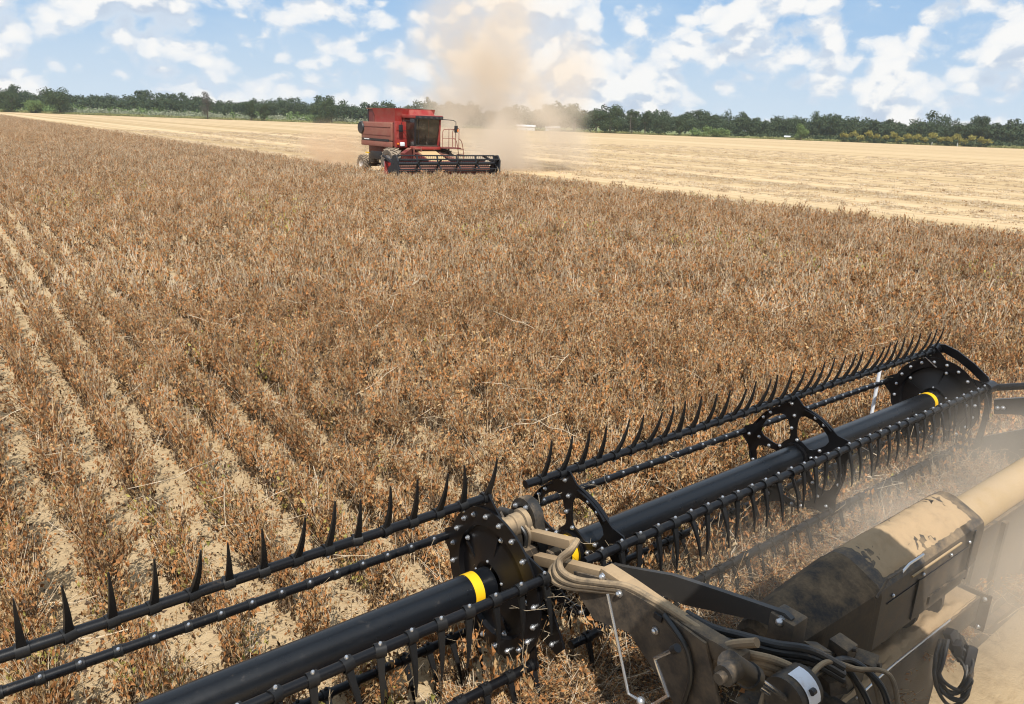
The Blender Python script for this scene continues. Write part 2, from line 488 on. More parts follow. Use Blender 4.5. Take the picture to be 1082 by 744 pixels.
def add_leaf(V, F, MI, c, size, asp, m, droop=True, r=random):
    """one curled dry leaf or pod: two quads folded along the midrib"""
    a = r.uniform(0, 2 * math.pi); tl = -abs(r.gauss(1.0, .45)) if droop else r.uniform(-1.2, 1.2)
    d = Vector((math.cos(a) * math.cos(tl), math.sin(a) * math.cos(tl), math.sin(tl)))
    s = d.orthogonal().normalized(); s.rotate(Matrix.Rotation(r.uniform(0, 6.28), 3, d))
    nrm = d.cross(s)
    L, Wd = size, size * asp; cu = r.uniform(.1, .5)
    k = len(V); c = Vector(c)
    mid = c + d * L * .5 + nrm * L * cu * .3
    for p in (c, mid + s * Wd * .5 + nrm * Wd * cu * .6, c + d * L - nrm * L * cu * .3, mid - s * Wd * .5 + nrm * Wd * cu * .6, mid):
        V.append(p[:])
    F += [(k, k + 1, k + 4), (k + 1, k + 2, k + 4), (k + 2, k + 3, k + 4), (k + 3, k, k + 4)]; MI += [m] * 4
def add_stick(V, F, MI, p, q, r0, r1, m):
    p, q = Vector(p), Vector(q); d = (q - p).normalized(); a = d.orthogonal().normalized(); b = d.cross(a); k = len(V)
    for c, r in ((p, r0), (q, r1)):
        for th in (0, 2.1, 4.2): V.append((c + (a * math.cos(th) + b * math.sin(th)) * r)[:])
    for i in range(3): F.append((k + i, k + (i + 1) % 3, k + 3 + (i + 1) % 3, k + 3 + i)); MI.append(m)
PMATS = ['leaf_rust', 'leaf_tan', 'pod_brown', 'stem_pale', 'leaf_green', 'leaf_dark']
def soy(seed, nst, nl, size, thick=1.0, green=0.0, spread=.1):
    r = random.Random(seed); V, F, MI = [], [], []
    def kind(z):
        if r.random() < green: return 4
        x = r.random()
        if z < .25 and x < .65: return 5  # low leaves mostly dark: shade between the rows painted into the colour
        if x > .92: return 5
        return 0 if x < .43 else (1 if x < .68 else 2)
    for s_ in range(nst):
        b = Vector((r.uniform(-.035, .035), r.uniform(-spread, spread), 0))
        lean = Vector((r.gauss(0, .12), r.gauss(0, .15), 1)); h = r.uniform(.44, .64)
        p = b; segs = [b + lean * h * q + Vector((r.gauss(0, .012), r.gauss(0, .012), 0)) * q * 2 for q in (0, .3, .6, 1)]
        for i in range(3): add_stick(V, F, MI, segs[i], segs[i + 1], (.0042 - i * .0009) * thick, (.0034 - i * .0009) * thick, 3 if r.random() < .5 else 2)
        br = [(segs[i], segs[i + 1]) for i in range(3)]
        for k in range(r.randint(3, 5)):
            q = r.uniform(.12, .75); base = b + lean * h * q
            a = r.uniform(0, 6.28); L = r.uniform(.12, .26)
            tip = base + Vector((math.cos(a) * L * .42, math.sin(a) * L * .5, L * r.uniform(.6, 1.1)))
            add_stick(V, F, MI, base, tip, .0026 * thick, .0014 * thick, 3 if r.random() < .75 else 2); br.append((base, tip))
        for k in range(nl):
            p0, p1 = br[r.randrange(len(br))]; q = r.random() ** .75
            c = p0.lerp(p1, q) + Vector((r.gauss(0, .022), r.gauss(0, .022), r.gauss(0, .012)))
            if c.z < .02: c.z = .03
            m = kind(c.z)
            if m == 2: add_leaf(V, F, MI, c, size * r.uniform(.9, 1.3), .30, m, r=r)
            else: add_leaf(V, F, MI, c, size * r.uniform(.7, 1.6), r.uniform(.32, .66), m, r=r)
    return proto_mesh('soybean_clump', V, F, MI, PMATS)
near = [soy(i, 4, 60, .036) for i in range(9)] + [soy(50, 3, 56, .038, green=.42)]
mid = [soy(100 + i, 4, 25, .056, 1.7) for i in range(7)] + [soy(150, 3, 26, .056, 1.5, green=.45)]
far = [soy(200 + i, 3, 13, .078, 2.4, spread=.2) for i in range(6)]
fallen = []
for i in range(4):
    r = random.Random(300 + i); V, F, MI = [], [], []
    p = Vector((0, 0, .45)); a = r.uniform(0, 6.28)
    for k in range(4):
        q = p + Vector((math.cos(a) * .16, math.sin(a) * .16, r.uniform(-.04, .04))); a += r.uniform(-.4, .4)
        add_stick(V, F, MI, p, q, .0035, .003, 3)
        if r.random() < .7: add_stick(V, F, MI, q, q + Vector((r.gauss(0, .09), r.gauss(0, .09), r.gauss(.03, .05))), .0025, .0015, 3)
        p = q
    fallen.append(proto_mesh('pale_stalk', V, F, MI, PMATS))

ROW = .545
def row_points(x0, x1, y0, y1, step):
    xs = np.arange(math.ceil(x0 / ROW), x1 / ROW) * ROW + .07
    out = []
    for x in xs:
        n = max(1, int((y1 - y0) / step))
        y = y0 + (np.arange(n) + rng.uniform(0, 1, n)) * step
        out.append(np.c_[np.full(n, x), y, np.zeros(n)])
    return np.concatenate(out) if out else np.zeros((0, 3))
def visible(p, pad=300):
    u, v, d = pix(p + np.array([0, 0, .3]))
    return (d > .3) & (u > -pad) & (u < 1082 + pad) & (v < 744 + 700) & (v > -200)
P_ = []
allp = np.concatenate([row_points(-4.5, EDGE_R, -2, 16, .09), row_points(-2.2, EDGE_R, 16, YCUT - .1, .17),
                       row_points(-2.2, EDGE_L, YCUT - .1, 80, .19), row_points(-2.2, EDGE_L, 80, 455, .5)])
keep = visible(allp)
x, y = allp[:, 0], allp[:, 1]
keep &= (y > 2.62) | (x > 8.55)                    # already cut behind the knife
dist = np.hypot(x, y)
# thin the middle distance: fewer, coarser clumps
keep &= ~((dist > 16) & (dist < 30) & (rng.random(len(x)) < .25))
pts = allp[keep]; x, y = pts[:, 0], pts[:, 1]; dist = np.hypot(x, y); n = len(pts)
# thin, short stand beside the header's left side; tall and closed farther right
dens = np.clip((x - .8) / 13.0, 0, 1)
stretch = .5 + .5 * np.sin(y * .8 + np.round(x / ROW) * 2.3) * np.sin(y * .31 + np.round(x / ROW) * 1.1)
kp = rng.random(n) < (.84 + .16 * dens) * (1 - .22 * (1 - dens) * stretch)
pts, x, y, dist, dens = pts[kp], x[kp], y[kp], dist[kp], dens[kp]; n = len(pts)
pts[:, 0] += rng.normal(0, .018 + .055 * dens, n) + .014 * np.sin(y * .55 + np.round(x / ROW)) 
rot = np.c_[rng.normal(0, .14, n), rng.normal(0, .17, n), rng.choice([0, math.pi], n) + rng.normal(0, .5, n)]
hs = rng.normal(1.0, .15, n) * (1.08 + .04 * dens) * (1 + .10 * np.sin(x * .7 + .4 * y) * np.sin(y * .45 - x * .2))
ws = rng.normal(1.0, .13, n) * (.90 + .27 * dens)
scl = np.c_[ws, ws, hs]
gz = np.sin(x * .9 + 1.3) * np.sin(y * .37 + .5) + np.sin(x * .31 + y * .2)
idx = rng.integers(0, 9, n)
idx = np.where((gz > .85) & (rng.random(n) < .15), 9, idx)
idx = np.where(rng.random(n) < .014, 9, idx)
md = dist > 14
idx = np.where(md, 10 + rng.integers(0, 7, n), idx)
idx = np.where(md & (gz > .9) & (rng.random(n) < .13), 17, idx)
fr = dist > 42
idx = np.where(fr, 18 + rng.integers(0, 6, n), idx)
crop = scatter('soybean_crop', near + mid + far, pts, rot, scl, idx)
tag(crop, 'standing rows of dry rust brown soybean plants covering the field', 'crop')
print('crop clumps', n)

# pale broken stalks caught on top of the crop
m_ = rng.random(n) < np.where(dist < 14, .085, np.where(dist < 45, .05, 0.0))
fp = pts[m_]; k = len(fp)
st = scatter('broken_stalks', fallen, fp + np.c_[np.zeros(k), np.zeros(k), rng.uniform(-.25, .08, k)], np.c_[rng.normal(0, .3, k), rng.normal(0, .3, k), rng.uniform(0, 6.28, k)],
             np.repeat(rng.uniform(.7, 1.2, k)[:, None], 3, 1), rng.integers(0, 4, k))
tag(st, 'pale bleached stalks lying across the tops of the soybean rows', 'stalks')

# leaf litter and straw on the bare soil between the rows
lit = []
for i in range(6):
    r = random.Random(400 + i); V, F, MI = [], [], []
    for k in range(5): add_leaf(V, F, MI, (r.gauss(0, .05), r.gauss(0, .05), .012), r.uniform(.02, .045), r.uniform(.5, .9), r.choice([5, 5, 5, 0, 1, 2]), False, r)
    for k in range(4):
        p = Vector((r.gauss(0, .06), r.gauss(0, .06), .006)); a = r.uniform(0, 6.28); L = r.uniform(.03, .10)
        add_stick(V, F, MI, p, p + Vector((math.cos(a) * L, math.sin(a) * L, .006)), .0016, .0012, r.choice([3, 3, 2, 5]))
    lit.append(proto_mesh('litter_clump', V, F, MI, PMATS))
k = 10500
lp = np.c_[rng.uniform(-3.5, 8, k), rng.uniform(2.6, 14, k), np.zeros(k)]
lp = lp[visible(lp)]; k = len(lp)
lt = scatter('leaf_litter', lit, lp, np.c_[np.zeros(k), np.zeros(k), rng.uniform(0, 6.28, k)], np.repeat(rng.uniform(.6, 1.3, k)[:, None], 3, 1), rng.integers(0, 6, k))
tag(lt, 'dark dead leaves and straw bits on the pale soil between rows', 'litter')

# cut stems and chaff on the harvested ground
stb = []
for i in range(6):
    r = random.Random(500 + i); V, F, MI = [], [], []
    for k in range(16):
        p = Vector((r.gauss(0, .05), r.uniform(-.5, .5), 0)); add_stick(V, F, MI, p, p + Vector((r.gauss(0, .03), r.gauss(0, .03), r.uniform(.06, .17))), .007, .006, r.choice([3, 3, 3, 2]))
    for k in range(16):
        p = Vector((r.gauss(0, .22), r.uniform(-.5, .5), r.uniform(.01, .07))); a = r.uniform(0, 6.28); L = r.uniform(.1, .3)
        add_stick(V, F, MI, p, p + Vector((math.cos(a) * L, math.sin(a) * L, r.uniform(-.01, .04))), .008, .006, 3)
    for k in range(14): add_leaf(V, F, MI, (r.gauss(0, .22), r.uniform(-.5, .5), .03), r.uniform(.06, .12), r.uniform(.4, .8), r.choice([1, 1, 3, 3]), False, r)
    stb.append(proto_mesh('stubble_clump', V, F, MI, PMATS))
sp = []
for xx in np.arange(EDGE_R + .3, 130, ROW):
    st_ = 1.0 if xx < 60 else 2.2
    ys = np.arange(-20, 150 if xx < 70 else 110, st_); sp.append(np.c_[np.full(len(ys), xx), ys + rng.uniform(0, st_, len(ys)), np.zeros(len(ys)) + .004])
for xx in np.arange(EDGE_L + .2, EDGE_R, ROW):
    ys = np.arange(YCUT + 1, 150, 1.2); sp.append(np.c_[np.full(len(ys), xx), ys + rng.uniform(0, 1.2, len(ys)), np.zeros(len(ys)) + .004])
sp = np.concatenate(sp); sp = sp[visible(sp, 200)]
lane = np.sin(sp[:, 0] * .82) + .6 * np.sin(sp[:, 0] * 2.1 + 1) + .5 * np.sin(sp[:, 0] * .31)
sp = sp[rng.random(len(sp)) < np.clip(.38 + .34 * lane, .04, 1)]; k = len(sp)
cs_ = scatter('cut_stubble', stb, sp, np.c_[np.zeros(k), np.zeros(k), rng.choice([0, math.pi], k) + rng.normal(0, .2, k)], np.c_[rng.uniform(.8, 1.5, k), np.ones(k), rng.uniform(.7, 1.3, k)], rng.integers(0, 6, k))
tag(cs_, 'rows of short cut straw stubble and chaff on the harvested field', 'stubble')
print('stubble', k)

# ------------------------------------------------------------------ our own header in the foreground
RY, RZ, RR = 3.08, .985, .515                 # reel axis and bar circle
BARS = [78, 150, 222, 294, 6]
def cyl(ang, r): return RY + r * math.cos(R_(ang)), RZ + r * math.sin(R_(ang))
hd = empty('combine_header', (2.6, 1.6, 0), 'black combine header with a long tined reel and dusty tan centre arm in the foreground', 'combine header')

bolt_mb = MB(); bolt_mb.lathe_x((0, 0, 0), [(0, .017), (-.006, .017), (-.007, .012), (-.016, .0115), (-.021, .006), (-.022, .0005)], 'bolt_steel', 10)
bolt_me = bolt_mb.mesh('bolt')
def bolts(parent, x, spots, s=1.0):
    for a, r in spots:
        y, z = cyl(a, r); o = ob('bolt', bolt_me, parent, (x, y, z)); o.scale = (s, s, s)

def tine_mesh(long=.285):
    """tapered finger curving back from the bar clamp; root at the origin, pointing to +Z"""
    m = MB(); n = 7; pts = []
    for i in range(n):
        u = i / (n - 1); pts.append((0, -.080 * u - .016 * math.sin(u * math.pi) + .01 * u, long * u))
    vs, fs = [], []
    for i, p in enumerate(pts):
        u = i / (n - 1); wx = .034 * (1 - u) + .006; wy = .014 * (1 - u) + .008
        vs += [(p[0] - wx / 2, p[1] - wy / 2, p[2]), (p[0] + wx / 2, p[1] - wy / 2, p[2]), (p[0] + wx / 2, p[1] + wy / 2, p[2]), (p[0] - wx / 2, p[1] + wy / 2, p[2])]
    for i in range(n - 1):
        for k in range(4): fs.append((i * 4 + k, i * 4 + (k + 1) % 4, i * 4 + 4 + (k + 1) % 4, i * 4 + 4 + k))
    fs.append(tuple((n - 1) * 4 + k for k in range(4))); m.add(vs, fs, 'black_plastic')
    m.lathe_x((0, 0, 0), [(-.026, .0285), (-.026, .034), (.026, .034), (.026, .0285)], 'black_plastic', 14)
    m.ball((0, -.004, -.037), .011, 'bolt_steel', 8, 5)
    return m.mesh('tine')
tine_me = tine_mesh()
hand = random.Random(5)

def reel_wing(x0, x1, xl, xr, first, pitch):
    """tube between x0..x1, bars from xl..xr"""
    t = MB(); t.lathe_x((0, RY, RZ), [(x0, 0.02), (x0, .1), (x1, .1), (x1, .02)], 'black_tube', 48); tube = t.build('reel_tube', hd)
    for a in BARS:
        y, z = cyl(a, RR)
        b = MB(); b.tube((xl, y, z), (xr, y, z), .0265, 'black_paint', n=18)
        xs = np.arange(first, min(xr, 8.3), pitch) if a != 6 else np.arange(first + .05, min(xr, 8.3), pitch)
        xs = [x for x in xs if xl + .02 < x < xr - .02]
        if a == 6:
            for x in xs:          # this bar shows only its clamps and bolt heads
                b.lathe_x((x, y, z), [(-.022, .026), (-.02, .031), (.02, .031), (.022, .026)], 'black_plastic', 14)
                b.ball((x, y - .022, z + .024), .011, 'bolt_steel', 8, 5)
        bar = b.build('tine_bar', hd)
        if a == 6: continue
        if a in (78, 150):
            for x in xs:
                # fingers point up and slightly back above the reel, down behind it
                o = ob('tine', tine_me, bar, (x, y, z), ((R_(2 + hand.gauss(0, 3)), R_(hand.gauss(0, 2.2)), R_(hand.gauss(0, 8))) if a == 78 else (R_(180 - 2 + hand.gauss(0, 4)), R_(hand.gauss(0, 2.5)), R_(180 + hand.gauss(0, 8)))))
                if a == 150: o.scale = (1, 1, 1.06)
        else:
            lo = MB()
            for x in xs:
                rot = Euler((R_(180 + (4 if a == 222 else 12)), 0, R_(180))).to_matrix()
                lo.add([rot @ v.co + Vector((x, y, z)) for v in tine_me.vertices], [p.vertices[:] for p in tine_me.polygons], 'black_plastic')
            lo.build('hanging_tines', bar)['kind'] = 'stuff'
    return tube
tubeL = reel_wing(-3.2, 2.29, -3.2, 2.36, -3.112 + .0, .165)
tubeR = reel_wing(2.80, 8.0, 2.63, 8.03, 2.76, .158)
for tb, x in ((tubeL, 2.135), (tubeR, 2.868), (tubeR, 7.82)):
    m = MB(); m.lathe_x((x, RY, RZ), [(0, .1), (0, .1025), (.062, .1025), (.062, .1)], 'yellow_paint', 48); m.build('yellow_band', tb)

def circ(r, n, a0=0): return [cyl(a0 + 360 * i / n, r) for i in range(n)]
def pent_outline(rb, rin, tip=.055):
    """disc whose rim runs out to a blunt point at each bar"""
    o = []
    for i in range(5):
        a = BARS[0] + 72 * i
        o += [cyl(a - 5, rb), cyl(a + 5, rb)]
        for q in (13, 20, 28, 36, 44, 52, 59): 
            k = abs(q - 36) / 36
            o.append(cyl(a + q, rin + (rb - rin) * max(0, k - .28) ** 1.4 * .8))
    return o
def full_disc(x, r, side):
    """solid end disc of the reel, dished, with a raised rim and ribs"""
    m = MB(); s = side
    m.lathe_x((x, RY, RZ), [(0, .10), (.0 - .018 * s, .13), (.03 * s, .29), (.03 * s, .335), (.0, .345), (0, r), (.014, r), (.014 + .02, .33), (.014 + .03, .1)], 'black_paint', 64)
    for i in range(5):
        a = BARS[0] + 72 * i + 18
        p, q = cyl(a, .13), cyl(a, .31); m.bar((x - .002, *p), (x + .022 * s - .004, *q), .012, .014, 'black_paint', upv=(1, 0, 0))
    for i in range(5):       # bracket out to each bar
        a = BARS[0] + 72 * i
        m.plate_x([cyl(a - 22, r - .03), cyl(a - 4, RR + .03), cyl(a + 4, RR + .03), cyl(a + 22, r - .03)], [], x + .016, .012, 'black_paint')
    o = m.build('reel_disc', hd)
    bolts(o, x - .001, [(k * 360 / 20 + 9, r - .045) for k in range(20)])
    bolts(o, x + .026 * s - .006, [(k * 72 + 30, .315) for k in range(5)])
    bolts(o, x - .006, [(k * 72 + 10, .135) for k in range(5)], .85)
    return o
full_disc(2.31, .455, 1)
full_disc(8.0, .445, 1)
def rounded(pts, k=.28):
    """rounded corners for a hole outline"""
    o = []; n = len(pts)
    for i in range(n):
        a, b, c = (np.array(pts[(i + d) % n]) for d in (-1, 0, 1))
        o += [tuple(b + (a - b) * k), tuple(b + (a - b) * k * .3 + (c - b) * k * .3), tuple(b + (c - b) * k)]
    return o
def spider(x):
    holes = []
    for i in range(5):
        a = BARS[0] + 72 * i + 36
        holes.append(rounded([cyl(a - 30, .17), cyl(a - 27.5, .385), cyl(a, .40), cyl(a + 27.5, .385), cyl(a + 30, .17), cyl(a, .155)], .32))
    m = MB(); m.plate_x(pent_outline(RR + .012, .445), holes, x, .012, 'black_paint')
    m.lathe_x((x, RY, RZ), [(-.03, .1), (-.03, .122), (.042, .122), (.042, .1)], 'black_paint', 40)
    # folded rim flange
    for i in range(5):
        a = BARS[0] + 72 * i
        arc = [(x + .006, *cyl(a + q, .437)) for q in range(16, 58, 6)]
        for p, q in zip(arc, arc[1:]): m.bar(p, q, .05, .008, 'black_paint', upv=(Vector((0, (p[1] + q[1]) / 2 - RY, (p[2] + q[2]) / 2 - RZ))).normalized())
    o = m.build('reel_spider', hd)
    sp = []
    for i in range(5):
        a = BARS[0] + 72 * i
        sp += [(a, .46), (a + 3, .36), (a - 3, .25), (a + 12, .155), (a + 30, .42), (a + 42, .42)]
    bolts(o, x - .001, sp, .9)
    return o
spider(2.95); spider(5.47)

# cam plate and shield beyond the far right disc
m = MB()
for band in (((984, 364), (998, 364), (1012, 371), (1030, 385), (1044, 399), (1048, 412), (1041, 411), (1036, 403), (1024, 391), (1010, 380), (998, 373), (984, 372)),
             ((1048, 412), (1047, 430), (1040, 455), (1036, 470), (1030, 473), (1031, 462), (1036, 448), (1040, 430), (1040, 411))):
    q = [at(0, u, v, 8.1) for u, v in band]
    m.plate_x([(p[1], p[2]) for p in q], [], 8.1, .02, 'black_paint')
m.tube((8.02, *cyl(78, RR)), (8.14, *cyl(78, RR + .02)), .05, 'black_paint'); m.tube((8.0, *cyl(150, RR)), (8.16, *cyl(150, RR)), .06, 'black_paint')
o = m.build('cam_shield', hd)
bolts(o, 8.08, [(150, .49), (146, .53), (154, .54), (80, .55)])
m = MB(); p = P(0, 8.2, (985, 372), (999, 385)); m.bar(p[0] - Vector((.2, 0, 0)), p[1] - Vector((.2, 0, 0)), .014, .008, 'bolt_steel')
m.build('link_rod', hd)
# right reel arm
m = MB()
a = P(0, 8.2, (1051, 422), (1100, 419), (1140, 432), (1140, 452), (1100, 444), (1078, 438), (1051, 437))
m.plate_x([(q.y, q.z) for q in a], [], 8.18, .07, 'black_paint')
a = P(0, 8.22, (1042, 410), (1120, 406)); m.tube(a[0], a[1], .035, 'black_paint')
o = m.build('reel_arm', hd)
for u, v in ((1054, 431), (1060, 431)):
    q = at(0, u, v, 8.17); b = ob('bolt', bolt_me, o, q); b.scale = (1.3, 1.3, 1.3)

# drive motor, chain case and bearings between the two reel wings
m = MB()
g = Vector((2.47, 3.10, 1.30))
m.lathe_x(g - Vector((.1, 0, 0)), [(0, .0), (0, .055), (.02, .066), (.05, .066), (.055, .06), (.09, .06), (.095, .068), (.15, .07), (.155, .085), (.19, .085), (.195, .03), (.25, .03)], 'hose_dusty', 24)
m.box(g + Vector((.02, .0, -.12)), (.16, .12, .18), 'black_dusty', bev=.012)
m.tube(g + Vector((.03, .05, .05)), g + Vector((.03, .16, .02)), .025, 'black_dusty')

for k in range(5): m.tube(g + Vector((-.085, .05 * math.cos(k * 1.256), .05 * math.sin(k * 1.256))), g + Vector((-.105, .05 * math.cos(k * 1.256), .05 * math.sin(k * 1.256))), .009, 'bolt_steel', n=6)
m.build('drive_motor', hd)
m = MB()
a, b = Vector((2.60, RY, RZ)), Vector((2.60, 3.13, 1.31)); outl = []
for i in range(13): th = math.pi + math.pi * i / 12; outl.append((a.y + .17 * math.cos(th), a.z + .17 * math.sin(th)))
for i in range(13): th = math.pi * i / 12; outl.append((b.y + .12 * math.cos(th), b.z + .12 * math.sin(th)))
hole = [(b.y + .07 * math.cos(q), b.z + .07 * math.sin(q)) for q in np.linspace(0, 2 * math.pi, 17)[:-1]]
m.plate_x(outl, [hole], 2.575, .07, 'black_dusty')
o = m.build('chain_case', hd)
for y, z in ((3.10, 1.39), (3.20, 1.36), (3.05, 1.25), (2.93, .95), (3.22, 1.1)):
    ob('bolt', bolt_me, o, (2.574, y, z))
m = MB(); m.lathe_x((2.34, RY, RZ), [(0, .05), (0, .16), (.05, .16), (.05, .06), (.42, .06)], 'black_dusty', 24); m.build('bearing_hub', hd)

# centre reel arm: two dusty rails, main boom and its boxed side plate
m = MB()
a = P(0, 2.56, (557, 563), (606, 575)); m.bar(a[0], a[1], .055, .06, 'dust_tan', bev=.006)
a = P(0, 2.50, (568, 590), (646, 609)); m.bar(a[0], a[1], .06, .06, 'dust_tan', bev=.006)
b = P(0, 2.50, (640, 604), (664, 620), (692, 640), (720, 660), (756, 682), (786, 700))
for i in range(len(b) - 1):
    m.bar(b[i], b[i + 1] + (b[i + 1] - b[i]) * .04, .085 - .002 * i, .075 + .004 * i, 'dust_tan' if i < 3 else 'dark_frame', bev=.008)  # rear sections switch to a darker material, painting in the cab's shade
m.box(P(0, 2.5, (704, 652))[0], (.11, .2, .10), 'dust_tan', bev=.015)
m.box(P(0, 2.62, (590, 588))[0], (.16, .05, .12), 'dark_frame', bev=.01)
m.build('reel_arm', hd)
m = MB()
a = P(0, 2.44, (606, 604), (640, 612), (690, 640), (745, 680), (760, 744), (720, 760), (702, 725), (664, 668), (628, 655), (612, 630))
m.plate_x([(q.y, q.z) for q in a], [], 2.44, .014, 'dark_frame')
a = P(0, 2.42, (690, 650), (698, 656)); m.bar(a[0] + Vector((.01, 0, 0)), a[1] + Vector((.01, 0, 0)), .012, .03, 'far_black')
o = m.build('arm_side_plate', hd)
for u, v in ((637, 609), (655, 627), (693, 666)):
    q = at(0, u, v, 2.437); b = ob('bolt', bolt_me, o, q); b.scale = (1.15, 1.15, 1.15)
m = MB()
a = P(0, 2.86, (646, 596), (659, 599), (710, 608), (759, 624), (800, 638), (829, 648), (836, 655), (834, 664), (825, 667), (800, 656), (749, 645), (722, 639), (694, 627), (660, 612))
m.plate_x([(q.y, q.z) for q in a], [], 2.86, .03, 'plate_grey')
o = m.build('arm_side_plate', hd)
q = at(0, 826, 656, 2.855); b = ob('bolt', bolt_me, o, q); b.scale = (1.6, 1.6, 1.6)
m = MB(); q = at(0, 830, 672, 2.9); m.box(q, (.12, .13, .24), 'dark_frame', bev=.012); m.build('arm_bracket', hd)

# hydraulic hoses looping back over the arm
def hose(uvx, r, mt, name='hydraulic_hose'):
    m = MB(); m.spline([at(0, u, v, x) for u, v, x in uvx], r, mt, 10, 6); return m.build(name, hd)
for k, (du, dv, r) in enumerate(((0, 0, .021), (-5, 5, .019), (4, -6, .019))):
    hose([(606 + du, 577 + dv, 2.50), (600 + du, 586 + dv, 2.44), (588 + du, 597 + dv, 2.40), (590 + du, 609 + dv * .9, 2.38), (606 + du, 617 + dv * .7, 2.40), (632 + du, 620 + dv * .6, 2.42), (660 + du, 624 + dv * .6, 2.46), (688 + du, 640 + dv * .8, 2.47), (706 + du, 652 + dv, 2.47),
          (730 + du, 668 + dv, 2.50), (770 + du, 692 + dv, 2.55), (815 + du, 704 + dv, 2.62), (850 + du, 720 + dv, 2.75)], r, 'hose_dusty')
hose([(702, 650, 2.44), (718, 672, 2.42), (727, 690, 2.42), (730, 716, 2.42), (722, 744, 2.42)], .014, 'hose_black')
hose([(800, 679, 2.52), (765, 685, 2.5), (745, 715, 2.5), (728, 735, 2.48), (716, 760, 2.46)], .022, 'hose_dusty')
for dv, r in ((0, .022), (6, .018), (-7, .02)):
    hose([(725, 655 + dv, 2.60), (752, 670 + dv, 2.62), (785, 679 + dv, 2.66), (820, 688 + dv, 2.70), (856, 694 + dv, 2.80), (890, 712 + dv, 2.95)], r, 'hose_black')

for k in range(3):
    q = g + Vector((.02 + .03 * k, -.05, .02))
    hose_ = MB(); hose_.spline([q, q + Vector((.01, -.05, -.06)), q + Vector((.02, -.03 + .02 * k, -.22)), q + Vector((.0, -.10, -.34)), q + Vector((-.02, -.28, -.40 + .03 * k))], .012, 'hose_dusty' if k else 'hose_black', 8, 6); hose_.build('hydraulic_hose', hd)
m = MB()
m.plate_x([(3.16, 1.38), (3.20, 1.30), (2.94, 1.02), (2.82, .99), (2.80, 1.06), (2.98, 1.22)], [], 2.42, .014, 'dark_frame')
m.plate_x([(3.12, .80), (3.16, .72), (2.70, .62), (2.64, .70), (2.86, 1.04), (2.96, 1.02)], [[(3.0, .80), (2.86, .76), (2.92, .90)]], 2.52, .014, 'black_paint')
m.bar((2.42, 3.0, 1.16), (2.62, 3.0, 1.16), .05, .05, 'dark_frame'); m.bar((2.42, 2.86, 1.02), (2.66, 2.86, 1.02), .04, .06, 'black_dusty')
o = m.build('drive_bracket', hd)
for y, z in ((3.14, 1.33), (3.0, 1.18), (2.9, 1.06)): ob('bolt', bolt_me, o, (2.418, y, z))
for y, z in ((3.06, .76), (2.74, .67), (2.9, .98)): ob('bolt', bolt_me, o, (2.518, y, z))
# gauge rods beside the arm
m = MB()
a = P(0, 2.30, (642, 628), (653, 680), (664, 733), (677, 741)); m.pipe(a, .0075, 'bolt_steel', 8); m.ball(a[-1], .022, 'bolt_steel', 12, 8)
m.build('gauge_rod', hd)
m = MB()
a = P(0, 2.30, (711, 687), (692, 696), (699, 716), (706, 735), (690, 745)); m.pipe(a, .0095, 'chrome', 8)
m.tube(a[0], a[0] + (a[0] - a[1]) * .25, .02, 'far_black')
m.build('crank_rod', hd)
m = MB()
q = at(1, 929, 395, 3.6); m.tube(Vector((q[0], 3.6, .1)), Vector((q[0], 3.6, 1.25)), .018, 'white_paint', n=10); m.build('marker_rod', hd)

def rough_heap(m, x0, x1, y0, y1, z, h, mt, nx=26, ny=10, seed=1, zf=None):
    """uneven crust of settled dust and chaff, thinning out towards its rim"""
    r = random.Random(seed); vs, fs = [], []
    for i in range(nx + 1):
        for j in range(ny + 1):
            a, b = i / nx, j / ny; e = max(0, min(1, 6 * min(a, 1 - a, b, 1 - b)))
            k = .5 + .25 * math.sin(a * 17 + seed) + .25 * math.sin(b * 9 + a * 6) + r.uniform(-.35, .35)
            yy = y0 + (y1 - y0) * b + r.uniform(-.004, .004)
            vs.append((x0 + (x1 - x0) * a + r.uniform(-.01, .01), yy, (zf(yy) if zf else z) + h * e * (max(.05, k) if not zf else k) - (.012 if zf and e < .4 else 0)))
    for i in range(nx):
        for j in range(ny):
            q = i * (ny + 1) + j; fs.append((q, q + ny + 1, q + ny + 2, q + 1))
    m.add(vs, fs, mt)
# header frame: back tube, covers, lower beam, deck and back sheet
m = MB(); m.lathe_x((0, 1.66, 1.18), [(4.6, .0), (4.6, .122), (9.2, .122), (9.2, .0)], 'tube_tan', 40)
tb = m.build('frame_tube', hd)
m = MB(); a, b = at(1, 1026, 579, 1.533), at(1, 1045, 564, 1.533)
m.bar(Vector(a), Vector(b), .006, .055, 'yellow_paint', upv=(0, 0, 1)); m.build('yellow_decal', tb)
# long cover over the tube: sloping top, flat rear panel
prof = [(1.46, .93), (1.462, 1.26), (1.472, 1.295), (1.50, 1.32), (1.58, 1.358), (1.66, 1.392), (1.71, 1.40), (1.755, 1.39), (1.82, 1.325), (1.85, 1.26), (1.86, .95)]
def extrude_x(m, prof0, prof1, x0, x1, mt, caps=True):
    n = len(prof0); vs = [(x0, *p) for p in prof0] + [(x1, *p) for p in prof1]
    fs = [(i, (i + 1) % n, n + (i + 1) % n, n + i) for i in range(n)]
    if caps: fs += [tuple(range(n - 1, -1, -1)), tuple(range(n, 2 * n))]
    m.add(vs, fs, mt)
m = MB()
extrude_x(m, prof, prof, 3.62, 4.78, 'dark_frame')
lip = [(1.445, 1.06), (1.445, 1.30), (1.53, 1.385), (1.62, 1.425), (1.75, 1.405), (1.86, 1.29), (1.86, 1.06), (1.84, 1.06), (1.84, 1.28), (1.47, 1.28), (1.47, 1.06)]
extrude_x(m, prof[:-1] + [(1.86, 1.05)], [(1.47, 1.03)] + prof[1:-1] + [(1.86, 1.05)], 4.70, 4.97, 'dark_frame')
